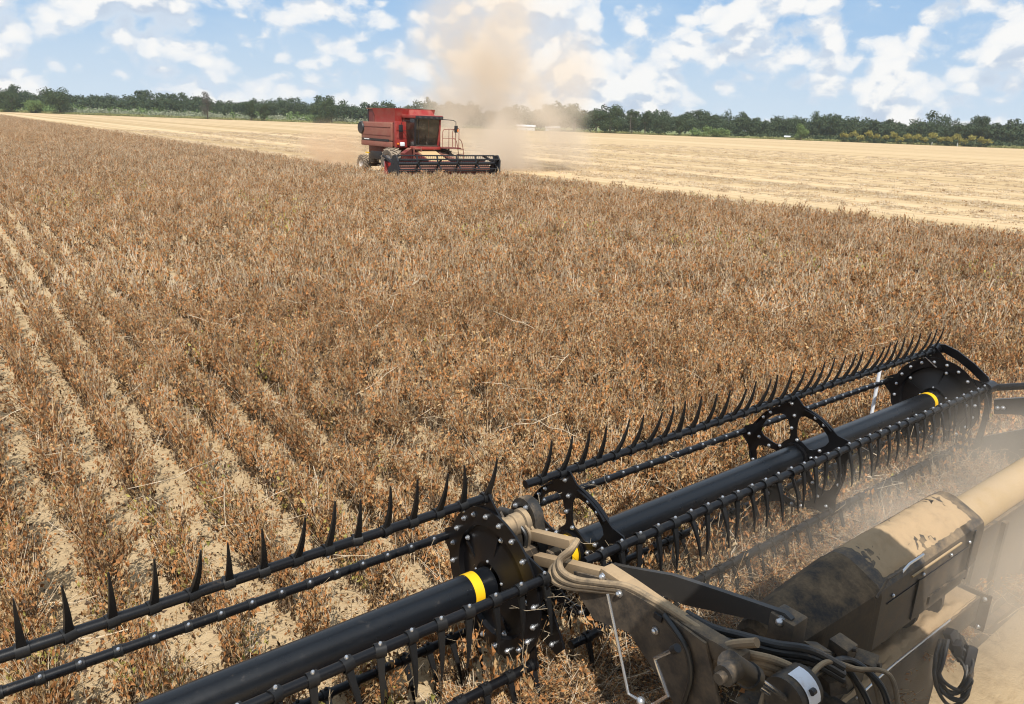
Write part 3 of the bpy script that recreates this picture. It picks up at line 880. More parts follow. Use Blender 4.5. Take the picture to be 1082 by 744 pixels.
m.box((4.32, 1.459, 1.27), (.62, .010, .008), 'tube_tan'); m.box((4.25, 1.460, 1.20), (1.0, .010, .006), 'far_black'); m.box((4.55, 1.455, 1.0), (.5, .014, .05), 'black_dusty')

cv = m.build('frame_cover', hd, 28)
m = MB()
a = P(1, 1.44, (953, 605), (961, 596), (976, 586)); m.pipe(a, .007, 'bolt_steel', 8)
a = P(1, 1.44, (926, 632), (930, 626), (938, 612), (953, 603)); m.pipe(a, .007, 'dark_frame', 8)
m.build('cover_latch', cv)
m = MB()      # dust caked on the cover
rough_heap(m, 3.70, 4.975, 1.475, 1.835, 0, .016, 'dust_tan', 60, 18, 3, lambda y: float(np.interp(y, [p[0] for p in prof[1:-1]], [p[1] for p in prof[1:-1]]))); m.build('dust_cake', cv, 70)
m = MB()      # tapered left end of the cover; dark materials paint in the cab's shade
n = len(prof); vs, fs = [], []; cyc, czc = 1.66, 1.14
st_x = [(2.86, .30), (2.87, .60), (2.90, .72), (3.0, .82), (3.25, .91), (3.5, .975), (3.66, 1.008), (3.68, 1.008), (3.685, .98)]
for x, k_ in st_x: vs += [(x, cyc + (p[0] - cyc) * k_, czc - .04 * (1 - k_) + (p[1] - czc) * (k_ if p[1] > 1.0 else 1)) for p in prof]
for i in range(len(st_x) - 1):
    for k_ in range(n): fs.append((i * n + k_, i * n + (k_ + 1) % n, (i + 1) * n + (k_ + 1) % n, (i + 1) * n + k_))
fs.append(tuple(range(n - 1, -1, -1))); m.add(vs, fs, 'cover_shaded')
rough_heap(m, 2.95, 3.6, 1.56, 1.80, 0, .014, 'dark_frame', 40, 14, 12, lambda y: float(np.interp(y, [p[0] for p in prof[1:-1]], [p[1] for p in prof[1:-1]])) - .075)
m.build('cover_end', hd, 28)
m = MB()      # chain guard and sprockets under the cover
m.plate_x([(1.50, .62), (1.52, .98), (1.70, 1.02), (1.72, .62)], [], 4.70, .03, 'black_dusty')
m.lathe_x((4.55, 1.62, .86), [(0, .0), (0, .16), (.03, .16), (.03, .0)], 'dark_frame', 24)
m.lathe_x((4.25, 1.60, .88), [(0, .0), (0, .12), (.04, .12), (.04, .0)], 'black_dusty', 24)
m.tube((4.0, 1.56, .80), (4.9, 1.56, .86), .03, 'dark_frame'); m.build('drive_sprocket', hd)
m = MB()      # lower frame beam with dusty top, end plate bolted on
m.box((4.02, 1.49, .66), (2.06, .16, .18), 'dark_frame', bev=.006)
m.box((4.02, 1.495, .757), (2.0, .135, .012), 'dust_tan', bev=.004)
bm_ = m.build('frame_beam', hd)
m = MB(); m.box((5.07, 1.48, .64), (.016, .25, .27), 'dark_frame', bev=.004)
for y, z in ((1.39, .74), (1.39, .53), (1.57, .74)): m.ball((5.06, y, z), .016, 'bolt_steel')
m.build('end_plate', bm_)
crust = random.Random(8)
m = MB()      # tall dark panel under the left part of the beam
m.box((3.78, 1.43, .42), (1.60, .03, .64), 'dark_frame', bev=.008); m.bar((4.56, 1.44, .12), (4.60, 1.44, .75), .05, .05, 'dark_frame', upv=(0, 1, 0)); m.build('beam_panel', bm_)
m = MB(); rough_heap(m, 3.05, 5.0, 1.42, 1.565, .755, .045, 'dust_tan', 40, 8); o = m.build('soil_crust', bm_, 60)
m = MB(); rough_heap(m, 4.0, 4.85, 1.57, 1.74, .72, .16, 'dust_tan', 26, 8, 4); m.build('soil_crust', hd, 60)
# adapter below the camera, mostly in the cab's shade
m = MB()
m.box((3.0, 1.62, .70), (1.3, .34, .52), 'black_dusty', bev=.03)
m.bar((2.66, 1.80, 1.04), (3.3, 1.74, .99), .14, .10, 'dark_frame', bev=.02)
m.box((2.72, 1.46, .86), (.16, .3, .36), 'dark_frame', bev=.02)
m.box((2.9, 1.42, .92), (.5, .3, .12), 'black_dusty', bev=.02)
m.build('adapter_frame', hd)
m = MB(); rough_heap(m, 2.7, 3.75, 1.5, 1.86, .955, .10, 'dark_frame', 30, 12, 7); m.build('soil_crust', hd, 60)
m = MB()
a = P(1, 1.30, (776, 700), (836, 742)); m.tube(a[0], a[1], .013, 'chrome')
a = P(1, 1.30, (788, 717), (812, 733)); m.tube(a[0], a[1], .010, 'chrome')
a = P(1, 1.30, (770, 700), (790, 713)); m.tube(a[0], a[1], .045, 'black_dusty'); m.tube(a[1], a[1] + (a[1] - a[0]) * .25, .052, 'black_dusty')
q = Vector(at(1, 768, 712, 1.28)); m.lathe_x(q, [(-.05, 0), (-.05, .022), (-.02, .022), (-.02, .04), (.05, .04), (.05, 0)], 'black_dusty', 12)
m.build('hydraulic_cylinder', hd)
m = MB(); q = Vector(at(1, 846, 731, 1.28))
vs, fs = [], []
for i in range(9):
    th = R_(0 + 100 * i / 8)
    for s_ in (0, 1): vs.append(q + Vector((.042 * (2 * s_ - 1), -.1 * math.cos(th) + .03, .1 * math.sin(th) - .02)))
for i in range(8): fs.append((2 * i, 2 * i + 1, 2 * i + 3, 2 * i + 2))
m.add(vs, fs, 'white_paint')
m.lathe_x(q + Vector((-.08, .03, -.02)), [(0, 0), (0, .096), (.15, .096), (.15, 0)], 'black_dusty', 24)
m.lathe_x(q + Vector((-.01, -.055, .045)), [(-.012, 0), (-.012, .014), (.012, .014), (.012, 0)], 'far_black', 10)
m.build('torque_tube', hd)
hose([(905, 738, 3.3), (940, 706, 3.7), (975, 678, 4.2), (1004, 655, 4.6)], .006, 'bolt_steel', 'brake_line')
for k in range(5):
    j = crust.uniform(-8, 8)
    hose([(800 + 9 * k, 760, 2.55), (812 + 10 * k, 728 + j, 2.66), (838 + 9 * k, 706 + j, 2.85), (872 + 8 * k, 700 - j, 3.1), (900 + 10 * k, 720 + j, 3.2), (915 + 9 * k, 760, 3.2)], .012 + .004 * (k % 2), 'hose_black' if k % 2 else 'hose_dusty')
for u, v, x in ((862, 690, 3.0), (890, 684, 3.15), (915, 700, 3.3), (880, 722, 3.1)):
    m = MB(); q = Vector(at(0, u, v, x)); m.box(q, (.09, .10, .07), 'dark_frame', (crust.uniform(-.3, .3), crust.uniform(-.3, .3), crust.uniform(-.5, .5)), .008); m.tube(q, q + Vector((0, -.07, .03)), .012, 'dark_frame', n=8)
    m.build('valve_block', hd)
m = MB()
for y in (1.60, 1.68, 1.76):
    m.bar((3.06, y, 1.0), (3.06, y + .02, 1.14), .05, .012, 'dark_frame', upv=(0, 1, 0))
m.bar((4.80, 1.452, .96), (4.80, 1.452, 1.30), .02, .01, 'black_dusty', upv=(0, 1, 0)); m.bar((4.1, 1.452, .96), (4.1, 1.452, 1.22), .02, .01, 'black_dusty', upv=(0, 1, 0))
for x in (3.8, 4.15, 4.5, 4.75): m.ball((x, 1.456, 1.235), .011, 'bolt_steel')
m.build('cover_rib', hd)
k_ = 260
db = np.c_[rng.uniform(2.6, 3.35, k_), rng.uniform(1.52, 1.92, k_), rng.uniform(.90, 1.03, k_)]
ds = scatter('debris_heap', lit + fallen[:1], db, np.c_[rng.normal(0, .4, k_), rng.normal(0, .4, k_), rng.uniform(0, 6.28, k_)], np.repeat(rng.uniform(.4, .9, k_)[:, None], 3, 1), rng.integers(0, 6, k_))
tag(ds, 'heap of dead leaves and chaff on the shaded header frame', 'debris')
# bundle of black hoses hanging at the end of the shaded beam
for k in range(6):
    a_, b_, c_ = crust.uniform(-6, 6), crust.uniform(-7, 7), crust.uniform(-12, 10)
    hose([(1001 + 3 * k, 668 + a_, 4.55 + .02 * k), (1008 + 3 * k + a_ * .4, 690 + b_, 4.5), (1022 + a_, 706 + b_, 4.45 + .02 * k), (1024 + b_, 726 + c_, 4.4), (1008 + a_, 738 + c_, 4.35), (993 + b_ * .6, 724 + c_, 4.3), (990 + a_, 700 + c_, 4.28 + .02 * k), (996 + a_, 676, 4.45)], .011, 'hose_black')
m = MB()
for u, v in ((1006, 676), (1014, 688), (1024, 694)): m.box(at(0, u, v, 4.5), (.05, .06, .13), 'far_black', (crust.uniform(-.4, .4), crust.uniform(-.4, .4), crust.uniform(0, 3)), .008)
m.build('hose_coupler', hd)
# draper deck, back sheet and end divider
m = MB(); m.slab([(1.2, 1.52), (8.2, 1.52), (8.2, 2.62), (1.2, 2.62)], [], lambda a, b, k: (a, b, .10 + (b - 1.52) * .0 + (.0 if k else .05) + (2.62 - b) * .10), 'black_dusty')
m.slab([(-3.2, 1.9), (1.2, 1.9), (1.2, 2.62), (-3.2, 2.62)], [], lambda a, b, k: (a, b, .10 + (.0 if k else .05) + (2.62 - b) * .10), 'black_dusty')
for x in np.arange(-3.2, 8.2, .076): m.bar((x, 2.58, .09), (x, 2.70, .075), .022, .018, 'dark_frame')
m.build('draper_deck', hd)
m = MB()
m.box((6.7, 1.53, .66), (3.1, .02, .96), 'dark_frame')
for x in (5.5, 6.2, 7.0, 7.8): m.box((x, 1.505, .66), (.05, .03, .9), 'dark_frame')
m.bar((5.2, 1.50, .2), (8.2, 1.50, .2), .08, .1, 'dark_frame'); m.build('back_sheet', hd)
m = MB()
m.plate_x([(1.5, .1), (1.5, 1.1), (2.1, 1.0), (2.75, .6), (3.3, .12), (3.0, .05)], [], 8.24, .05, 'black_paint'); m.build('end_divider', hd)

# cut stalks riding on the deck
pts = []
k = 5200
cs = np.c_[rng.uniform(1.4, 8.1, k), rng.uniform(1.6, 2.75, k), rng.uniform(.16, .46, k)]
cs[:, 2] += (2.75 - cs[:, 1]) * .05
cs = cs[(cs[:, 0] > 2.6) | (cs[:, 1] > 1.95)]; k = len(cs)
cut = scatter('cut_stalks', near[:9] + fallen, cs, np.c_[rng.normal(0, .5, k) + np.where(rng.random(k) < .5, 1.4, -1.4), rng.normal(0, .6, k), rng.uniform(0, 6.28, k)],
              np.repeat(rng.uniform(.3, .62, k)[:, None], 3, 1), np.where(rng.random(k) < .22, 9 + rng.integers(0, 4, k), rng.integers(0, 9, k)))
tag(cut, 'tangled cut soybean stalks lying on the deck behind the reel', 'stalks')

k = 120
ang_ = rng.choice([78, 150, 222, 294, 6], k)
cp = np.c_[rng.uniform(-1.5, 7.9, k), RY + RR * np.cos(np.radians(ang_)), RZ + RR * np.sin(np.radians(ang_)) - .28]
cp[:60] = np.c_[rng.uniform(2.36, 2.75, 60), rng.uniform(2.6, 3.3, 60), rng.uniform(.75, 1.32, 60) - .2]
cg = scatter('caught_straw', fallen, cp, np.c_[rng.normal(0, .8, k), rng.normal(0, .8, k), rng.uniform(0, 6.28, k)], np.repeat(rng.uniform(.18, .4, k)[:, None], 3, 1), rng.integers(0, 4, k))
tag(cg, 'loose pale straw caught on the reel bars and drive', 'straw')

# our own harvester's cab, just outside the picture on the right: it throws the shade over the arm and frame
cb = empty('harvester_cab', (2.3, -.8, 0), 'cab of the harvester behind the header, its shade falling on the frame', 'harvester cab')
m = MB(); m.box((2.27, -.75, 2.75), (1.62, 1.9, 1.9), 'dark_glass', bev=.08); m.build('cab_glass', cb)
m = MB(); m.box((2.27, -.62, 3.80), (1.78, 2.10, .26), 'yellow_paint', bev=.05); m.build('roof', cb)
m = MB()
for x in (1.47, 3.07):
    for y in (.18, -1.68): m.bar((x, y, 1.8), (x, y, 3.7), .09, .09, 'far_black', upv=(0, 1, 0))
m.box((2.27, -.75, 1.7), (1.7, 2.0, .3), 'far_black', bev=.03); m.build('cab_frame', cb)
m = MB(); m.bar((2.9, -1.2, 1.0), (2.9, 1.05, .42), 1.2, .5, 'far_black', bev=.03); m.build('feeder_house', cb)

# ------------------------------------------------------------------ red combine coming up the edge of the standing crop
rc = empty('combine_harvester', (25.1, 42.0, 0), 'red combine harvester with black front reel raising a dust cloud at the crop edge', 'combine harvester')
def loft(m, rects, mt):
    """boxy hull through axis-aligned rectangles (x0, x1, y0, y1, z)"""
    vs, fs = [], []
    for x0, x1, y0, y1, z in rects: vs += [(x0, y0, z), (x1, y0, z), (x1, y1, z), (x0, y1, z)]
    for i in range(len(rects) - 1):
        for k in range(4): fs.append((i * 4 + k, i * 4 + (k + 1) % 4, i * 4 + 4 + (k + 1) % 4, i * 4 + 4 + k))
    fs += [(3, 2, 1, 0), tuple((len(rects) - 1) * 4 + k for k in range(4))]; m.add(vs, fs, mt)
m = MB()          # body: side panels with a swage line, rounded rear
m.box((23.52, 45.0, 2.78), (.14, 4.1, 1.06), 'red_paint', bev=.05)
m.box((23.49, 45.0, 2.02), (.14, 4.1, .34), 'red_paint', bev=.05)
m.box((26.68, 45.0, 2.6), (.14, 4.1, 1.4), 'red_paint', bev=.05)
m.box((25.1, 45.0, 2.6), (3.1, 4.0, 1.35), 'red_dark', bev=.04)
m.box((25.1, 45.4, 1.55), (2.2, 3.4, .9), 'red_dark', bev=.06)
m.box((25.1, 47.15, 2.7), (2.9, .6, 1.1), 'red_paint', bev=.18)
m.box((25.1, 45.1, 3.32), (3.2, 3.9, .06), 'red_paint', bev=.02)
for z in (2.55, 3.05): m.box((23.44, 45.0, z), (.02, 3.9, .018), 'red_dark')
m.build('body_panels', rc)
m = MB(); m.box((23.425, 45.1, 2.26), (.03, 3.7, .13), 'far_black'); m.box((23.41, 46.2, 2.27), (.02, .7, .06), 'far_white'); m.build('side_stripe', rc)
m = MB(); m.box((23.9, 42.55, 2.65), (.86, .16, 1.55), 'red_bright', bev=.03); m.box((23.9, 42.46, 2.9), (.7, .02, .02), 'red_dark')
m.box((23.9, 42.46, 2.45), (.7, .02, .02), 'red_dark'); m.build('front_panel', rc)
m = MB(); m.box((26.4, 42.55, 2.5), (.7, .16, 1.4), 'red_bright', bev=.03); m.build('front_panel', rc)
m = MB(); m.lathe_x((23.30, 47.0, 2.95), [(.05, .0), (.05, .36), (.12, .40), (.25, .40)], 'far_black', 20); m.build('rotary_screen', rc)
# grain tank with flared extensions
m = MB()
loft(m, [(23.7, 26.5, 42.9, 45.6, 3.35), (23.7, 26.5, 42.9, 45.6, 3.75), (23.6, 26.5, 42.75, 45.75, 4.2)], 'red_bright')
loft(m, [(24.5, 26.45, 42.5, 42.95, 3.7), (24.6, 26.2, 42.72, 42.95, 4.15)], 'red_bright')
m.build('grain_tank', rc)
m = MB(); loft(m, [(23.72, 24.9, 45.7, 46.6, 3.35), (23.72, 24.9, 45.7, 46.6, 4.15)], 'red_dark'); m.box((24.3, 46.15, 4.17), (1.3, 1.0, .05), 'red_paint'); m.build('engine_hood', rc)
m = MB(); m.tube((23.75, 46.5, 3.3), (23.75, 46.5, 4.25), .07, 'far_black', n=10); m.tube((23.75, 46.5, 4.25), (23.68, 46.5, 4.33), .07, 'far_black', n=10); m.build('exhaust_pipe', rc)
m = MB(); m.tube((26.6, 43.2, 3.6), (26.75, 47.6, 3.75), .17, 'red_paint', n=14); m.build('unloading_auger', rc)
# cab
cx0, cx1, cyf, cyb = 24.22, 25.98, 41.35, 42.75
m = MB(); loft(m, [(cx0 + .06, cx1 - .06, cyf + .16, cyb, 2.02), (cx0, cx1, cyf, cyb, 3.0), (cx0 + .02, cx1 - .02, cyf - .04, cyb, 3.62)], 'cab_glass'); cabg = m.build('cab', rc, 0)
m = MB()
for x in (cx0 + .01, cx1 - .01):
    m.bar((x + (.05 if x < 25 else -.05), cyf + .17, 2.0), (x, cyf - .005, 3.0), .09, .09, 'red_bright' if x > 25 else 'far_black', upv=(0, 1, 0))
    m.bar((x, cyf - .005, 3.0), (x, cyf - .045, 3.65), .09, .09, 'red_bright' if x > 25 else 'far_black', upv=(0, 1, 0))
    m.bar((x, cyb - .05, 2.0), (x, cyb - .05, 3.65), .1, .1, 'red_bright', upv=(0, 1, 0))
m.bar((cx0 + .28, cyf + .14, 2.0), (cx0 + .24, cyf - .04, 3.6), .05, .05, 'far_black', upv=(0, 1, 0))
m.build('window_frame', cabg)
m = MB(); m.box((25.1, 42.0, 3.74), (1.98, 1.75, .2), 'red_bright', bev=.06); rf = m.build('cab_roof', cabg)
m = MB(); m.box((25.1, 41.14, 3.70), (1.95, .12, .2), 'far_black', bev=.03); vz = m.build('light_bar', rf)
for x in (24.4, 24.8, 25.2, 25.6, 25.9):
    m = MB(); m.box((x, 41.07, 3.70), (.2, .04, .11), 'plate_grey', bev=.015); ob('work_light', m.mesh('work_light'), rf)
m = MB(); m.box((25.1, 41.62, 1.9), (1.9, .6, .18), 'red_bright', bev=.03); m.build('cab_sill', rc)
m = MB(); m.box((25.1, 42.68, 2.8), (1.7, .06, 1.6), 'dark_frame'); m.box((25.1, 42.0, 2.03), (1.6, 1.3, .05), 'dark_frame'); m.box((25.15, 41.95, 2.65), (.5, .2, .9), 'far_black', bev=.08); m.box((25.12, 41.85, 2.75), (.42, .3, .62), 'plate_grey', bev=.1); m.ball((25.12, 41.8, 3.15), .15, 'dark_frame'); m.bar((25.1, 41.45, 2.1), (25.1, 41.6, 2.65), .05, .05, 'dark_frame'); m.build('driver_seat', cabg)
# mirrors
m = MB(); m.pipe([(25.98, 41.3, 3.64), (26.8, 41.05, 3.6), (26.95, 41.0, 3.5), (26.95, 41.0, 3.3)], .022, 'far_black', 8); m.box((26.95, 40.98, 3.08), (.22, .1, .42), 'far_black', bev=.03); m.box((27.05, 40.96, 3.0), (.08, .1, .14), 'lamp_orange'); m.build('mirror', rc)
m = MB(); m.pipe([(24.2, 41.5, 3.5), (23.75, 42.1, 3.45), (23.72, 42.2, 3.2)], .02, 'far_black', 8); m.box((23.70, 42.2, 3.03), (.26, .1, .42), 'far_black', bev=.03); m.build('mirror', rc)
m = MB(); m.box((23.62, 42.40, 2.1), (.12, .1, .1), 'lamp_orange', bev=.02); m.build('indicator_lamp', rc)
m = MB(); m.box((23.9, 42.38, 2.08), (.3, .12, .24), 'far_white', bev=.04); m.build('headlight', rc)
# platform, rails and ladder
m = MB(); m.box((26.7, 41.7, 1.92), (1.4, 1.3, .07), 'red_dark')
def rail(pts): m.pipe(catmull(pts, 4), .024, 'red_paint', 8)
rail([(26.05, 41.1, 1.95), (26.05, 41.1, 2.9), (26.3, 41.1, 3.05), (26.85, 41.1, 3.05), (27.0, 41.1, 2.9), (27.0, 41.1, 1.95)])
rail([(27.25, 41.1, 1.95), (27.25, 41.1, 2.9), (27.35, 41.25, 3.1), (27.5, 41.9, 3.1), (27.5, 42.2, 2.9), (27.5, 42.2, 1.95)])
m.bar((26.05, 41.1, 2.5), (27.0, 41.1, 2.5), .03, .03, 'red_paint'); m.bar((26.5, 41.1, 1.95), (26.5, 41.1, 3.05), .03, .03, 'red_paint', upv=(0, 1, 0))
rail([(27.3, 41.2, 2.5), (27.6, 41.3, 2.3), (27.75, 41.3, 1.6), (27.75, 41.3, .9)]); rail([(27.3, 41.8, 2.5), (27.6, 41.9, 2.3), (27.75, 41.9, 1.6), (27.75, 41.9, .9)])
for z in (.8, 1.15, 1.5, 1.85): m.box((27.7, 41.6, z), (.2, .55, .04), 'red_dark')
m.build('platform_rail', rc)
m = MB()
for z in (1.0, 1.3, 1.6, 1.85): m.box((24.35, 41.3, z), (.5, .05, .05), 'red_paint')
for x in (24.1, 24.6): m.box((x, 41.3, 1.4), (.05, .05, 1.1), 'red_paint')
m.build('ladder', rc)
# feeder house and side shields
m = MB(); m.bar((25.1, 42.4, 1.55), (25.1, 39.7, .75), 1.5, .75, 'red_dark', bev=.05); m.bar((25.1, 42.2, 1.95), (25.1, 39.7, 1.1), 1.3, .06, 'straw'); m.build('feeder_house', rc)
m = MB(); m.bar((26.0, 41.9, 1.7), (27.0, 40.2, 1.1), .5, .12, 'red_paint'); m.bar((24.2, 41.9, 1.6), (23.4, 41.4, 1.3), .3, .6, 'red_dark'); m.build('side_shield', rc)
def wheel(name, x, y, rad, wid):
    m = MB(); h = wid / 2
    m.lathe_x((x, y, rad), [(-h + .06, rad * .52), (-h, rad * .62), (-h, rad * .88), (-h + .07, rad * .96), (h - .07, rad * .96), (h, rad * .88), (h, rad * .62), (h - .06, rad * .52)], 'tyre_rubber', 40)
    n = 20
    for i in range(n):
        for s in (-1, 1):
            th = 2 * math.pi * (i + (.25 if s > 0 else -.25)) / n
            c = Vector((x + s * h * .45, y + math.cos(th) * rad * .975, rad + math.sin(th) * rad * .975))
            mt = (Matrix.Rotation(th - math.pi / 2, 4, 'X')) @ Matrix.Rotation(s * .7, 4, 'Z')
            m.box(c, (h * 1.15, .07, .09), 'tyre_rubber', mtx=mt)
    ty = m.build(name, rc)
    m = MB(); m.lathe_x((x, y, rad), [(-h + .05, rad * .56), (-h + .05, rad * .5), (-h + .16, rad * .42), (-h + .18, rad * .18), (-h + .08, rad * .15), (-h + .08, 0)], 'rim_grey', 28)
    m.lathe_x((x, y, rad), [(h - .05, rad * .54), (h - .16, rad * .42), (h - .16, 0)], 'rim_grey', 28); m.build('rim', ty)
wheel('front_wheel', 23.25, 42.5, .92, .75); wheel('front_wheel', 26.95, 42.5, .92, .75)
wheel('rear_wheel', 23.45, 46.75, .60, .5); wheel('rear_wheel', 26.75, 46.75, .60, .5)
m = MB(); m.box((23.3, 44.6, 1.3), (.2, 1.5, .5), 'far_black', bev=.04); m.box((23.18, 45.7, 1.42), (.05, .45, .08), 'yellow_paint'); m.box((23.6, 45.6, 1.1), (.4, .8, .6), 'dark_frame', bev=.05); m.build('side_tank', rc)
m = MB(); m.tube((23.45, 46.75, .6), (26.75, 46.75, .6), .12, 'dark_frame'); m.tube((23.25, 42.5, .95), (26.95, 42.5, .95), .16, 'dark_frame'); m.build('axle', rc)
# its header
HX0, HX1, HY = 21.45, 28.6, 39.0
m = MB(); m.box(((HX0 + HX1) / 2, 40.15, .85), (HX1 - HX0, .06, .75), 'red_bright'); m.box(((HX0 + HX1) / 2, 39.7, .42), (HX1 - HX0, .9, .05), 'red_paint')
m.bar((HX0, 40.15, 1.26), (HX1, 40.15, 1.26), .16, .14, 'far_black')
m.tube((HX0 + .1, 39.65, .72), (HX1 - .1, 39.65, .72), .26, 'red_paint', n=16)
fh = m.build('front_header', rc)
def hcyl(a, r): return HY - .1 + r * math.cos(R_(a)), 1.12 + r * math.sin(R_(a))
m = MB(); m.tube((HX0 + .15, HY - .1, 1.12), (HX1 - .15, HY - .1, 1.12), .10, 'far_black', n=16); m.build('reel_tube', fh)
for a in (75, 147, 219, 291, 3):
    y, z = hcyl(a, .47); m = MB(); m.tube((HX0 + .1, y, z), (HX1 - .1, y, z), .04, 'far_black', n=8)
    for x in np.arange(HX0 + .2, HX1 - .1, .15):
        dy, dz = (.07, -.24)
        m.tube((x, y, z), (x, y + dy, z + dz), .013, 'far_black', r1=.007, n=4)
    m.build('tine_bar', fh)
for x in np.linspace(HX0 + .12, HX1 - .12, 6):
    m = MB()
    for a in (75, 147, 219, 291, 3): m.bar((x, *hcyl(a, .05)), (x, *hcyl(a, .5)), .06, .09, 'far_black', upv=(1, 0, 0))
    m.build('reel_spider', fh)
for x in (HX0, HX1):
    m = MB(); m.plate_x([(38.4, .35), (38.5, .7), (38.48, 1.3), (38.75, 1.62), (39.1, 1.58), (39.35, 1.0), (39.7, .8), (39.7, .3)], [], x - .05, .1, 'far_black')
    m.bar((x, 38.95, 1.12), (x, 40.3, 1.5), .12, .12, 'far_black'); m.plate_x([(37.7, .15), (38.3, .5), (39.0, .6), (39.0, .2)], [], x - .06, .12, 'far_black'); m.build('end_shield', fh)
m = MB()
for x in np.arange(HX0, HX1, .076): m.bar((x, 39.2, .3), (x, 39.08, .29), .02, .02, 'far_black')
m.bar((HX0, 39.2, .32), (HX1, 39.2, .32), .06, .06, 'red_paint'); m.build('cutter_bar', fh)

# ------------------------------------------------------------------ trees and sheds along the far edge of the field
def leaf_cloud(lobes, n, size, r):
    """n leaf clumps spread through the lobes (centre, radii) as tilted quads; returns verts, faces"""
    L = np.array([[*c, *rd] for c, rd in lobes]); wt = (L[:, 3] * L[:, 4] * L[:, 5]) ** .8; wt /= wt.sum()
    k = r.choice(len(L), n, p=wt)
    d = r.normal(size=(n, 3)); d /= np.linalg.norm(d, axis=1)[:, None]
    rad = r.random(n) ** .40 * (1 + .07 * np.clip(r.normal(size=n), -2, 2))
    c = L[k, :3] + d * rad[:, None] * L[k, 3:]
    nr = d + r.normal(size=(n, 3)) * .7; nr /= np.linalg.norm(nr, axis=1)[:, None]
    a = np.cross(nr, r.normal(size=(n, 3))); a /= np.linalg.norm(a, axis=1)[:, None]; b = np.cross(nr, a)
    s = size * r.uniform(.55, 1.3, n)[:, None]; q = r.uniform(.5, 1.0, n)[:, None]
    v = np.stack([c - a * s, c - b * s * q, c + a * s, c + b * s * q], 1).reshape(-1, 3)
    return v, np.arange(4 * n).reshape(n, 4)
def crown_lobes(h, wd, r, low=.22, nl=7):
    lobes = [((0, 0, h * (.5 + low * .5)), (wd * .36, wd * .36, h * (.5 - low * .5) * .8))]
    for i in range(nl):
        a = r.uniform(0, 6.28); z = r.uniform(low + .12, .93); e = wd * .5 * math.sqrt(max(.08, 1 - ((z - .5) / .5) ** 2))
        s = r.uniform(.20, .31) * wd; z = min(z, 1 - s * .7 / h)
        lobes.append(((math.cos(a) * (e - s * .6), math.sin(a) * (e - s * .6), h * z), (s, s, s * r.uniform(.7, 1.0))))
    return lobes
def tree(name, label, cat, u, dist, h, wd, mt='tree_leaf', n=900, size=.55, low=.2, group=None, trunk=True, seed=None):
    r = np.random.default_rng(seed if seed is not None else int(u * 7 + dist))
    p = away(u, dist); root = empty(name, p, label, cat, group)
    v, f = leaf_cloud(crown_lobes(h, wd, r, low), n, size, r)
    me = bpy.data.meshes.new('crown'); me.from_pydata((v + np.array(p)).tolist(), [], f.tolist()); me.materials.append(M[mt])
    ob('crown', me, root)
    if trunk:
        m = MB(); m.pipe([p + Vector((0, 0, -.1)), p + Vector((.1, 0, h * .3)), p + Vector((.2, .1, h * .62))], [wd * .035 + .08, wd * .028 + .06, .05], 'bark', 8)
        for k in range(4):
            a = r.uniform(0, 6.28); z = h * r.uniform(.25, .5)
            m.pipe([p + Vector((.1, 0, z)), p + Vector((math.cos(a) * wd * .18, math.sin(a) * wd * .18, z + h * .15)), p + Vector((math.cos(a) * wd * .32, math.sin(a) * wd * .32, z + h * .28))], [wd * .018 + .03, .06, .03], 'bark', 6)
        m.build('trunk', root)
    return root
EDG = 'separate trees in front of the far wood'
def far_d(u): return float(np.interp(u, [q[0] for q in FAR], [q[1] for q in FAR]))
TREES = [
    ('dark_tree', 'dark rounded tree at the far left end of the field edge', 'tree', 12, 0, 12.5, 13, 'tree_leaf', .06),
    ('dark_tree', 'dark dense tree right of the low green bush on the left field edge', 'tree', 63, 0, 13.0, 13.5, 'tree_leaf', .04),
    ('field_bush', 'low bright green bush between two dark trees on the left', 'bush', 37, 0, 6, 10, 'light_leaf', .02),
    ('bare_tree', 'slim grey brown half dead tree standing alone above the left scrub', 'tree', 219, -2, 13.6, 7, 'bare_twig', .08),
    ('green_tree', 'left tree of the close green pair behind the pale stubble', 'tree', 265, -2, 9.6, 6.5, 'tree_leaf', .05),
    ('green_tree', 'right tree of the close green pair behind the pale stubble', 'tree', 279, -2, 8.8, 6, 'tree_leaf', .05),
    ('spreading_tree', 'broad low tree at the field edge left of the red combine', 'tree', 338, -3, 10.5, 9, 'tree_leaf', .04),
    ('spreading_tree', 'tallest tree just left of the red combine', 'tree', 350, -1, 12, 9, 'tree_leaf', .04),
    ('dusty_tree', 'tree half lost in the dust beside the white sheds', 'tree', 580, 2, 14, 10, 'tree_leaf', .2),
    ('dusty_tree', 'large oak showing faintly at the right edge of the dust cloud', 'tree', 607, -2, 14, 14.5, 'tree_leaf', .16),
    ('round_tree', 'broad tree just clear of the dust with a ragged top', 'tree', 630, 0, 13, 9, 'tree_leaf', .15),
    ('round_tree', 'tallest round crowned tree right of the dust cloud', 'tree', 645, -1, 14.2, 12, 'tree_leaf', .14),
    ('dark_pine', 'dark narrow tree beside the utility pole', 'tree', 668, -2, 12, 7, 'wood_leaf', .06),
    ('dark_pine', 'dark pointed tree right of the utility pole', 'tree', 682, 0, 12, 6.5, 'wood_leaf', .1),
    ('dark_pine', 'broad dark tree in the middle of the right field edge', 'tree', 699, -2, 11.5, 8, 'wood_leaf', .04),
    ('round_tree', 'smaller rounded tree left of the light green shrubs', 'tree', 718, 0, 10, 7, 'tree_leaf', .08),
    ('light_sapling', 'pale green sapling in front of the dark wood at right', 'sapling', 847, -3, 7.6, 6, 'light_leaf', .12),
    ('tall_tree', 'tree rising above the wood near the right edge', 'tree', 1037, 12, 14, 8, 'wood_leaf', .2),
]
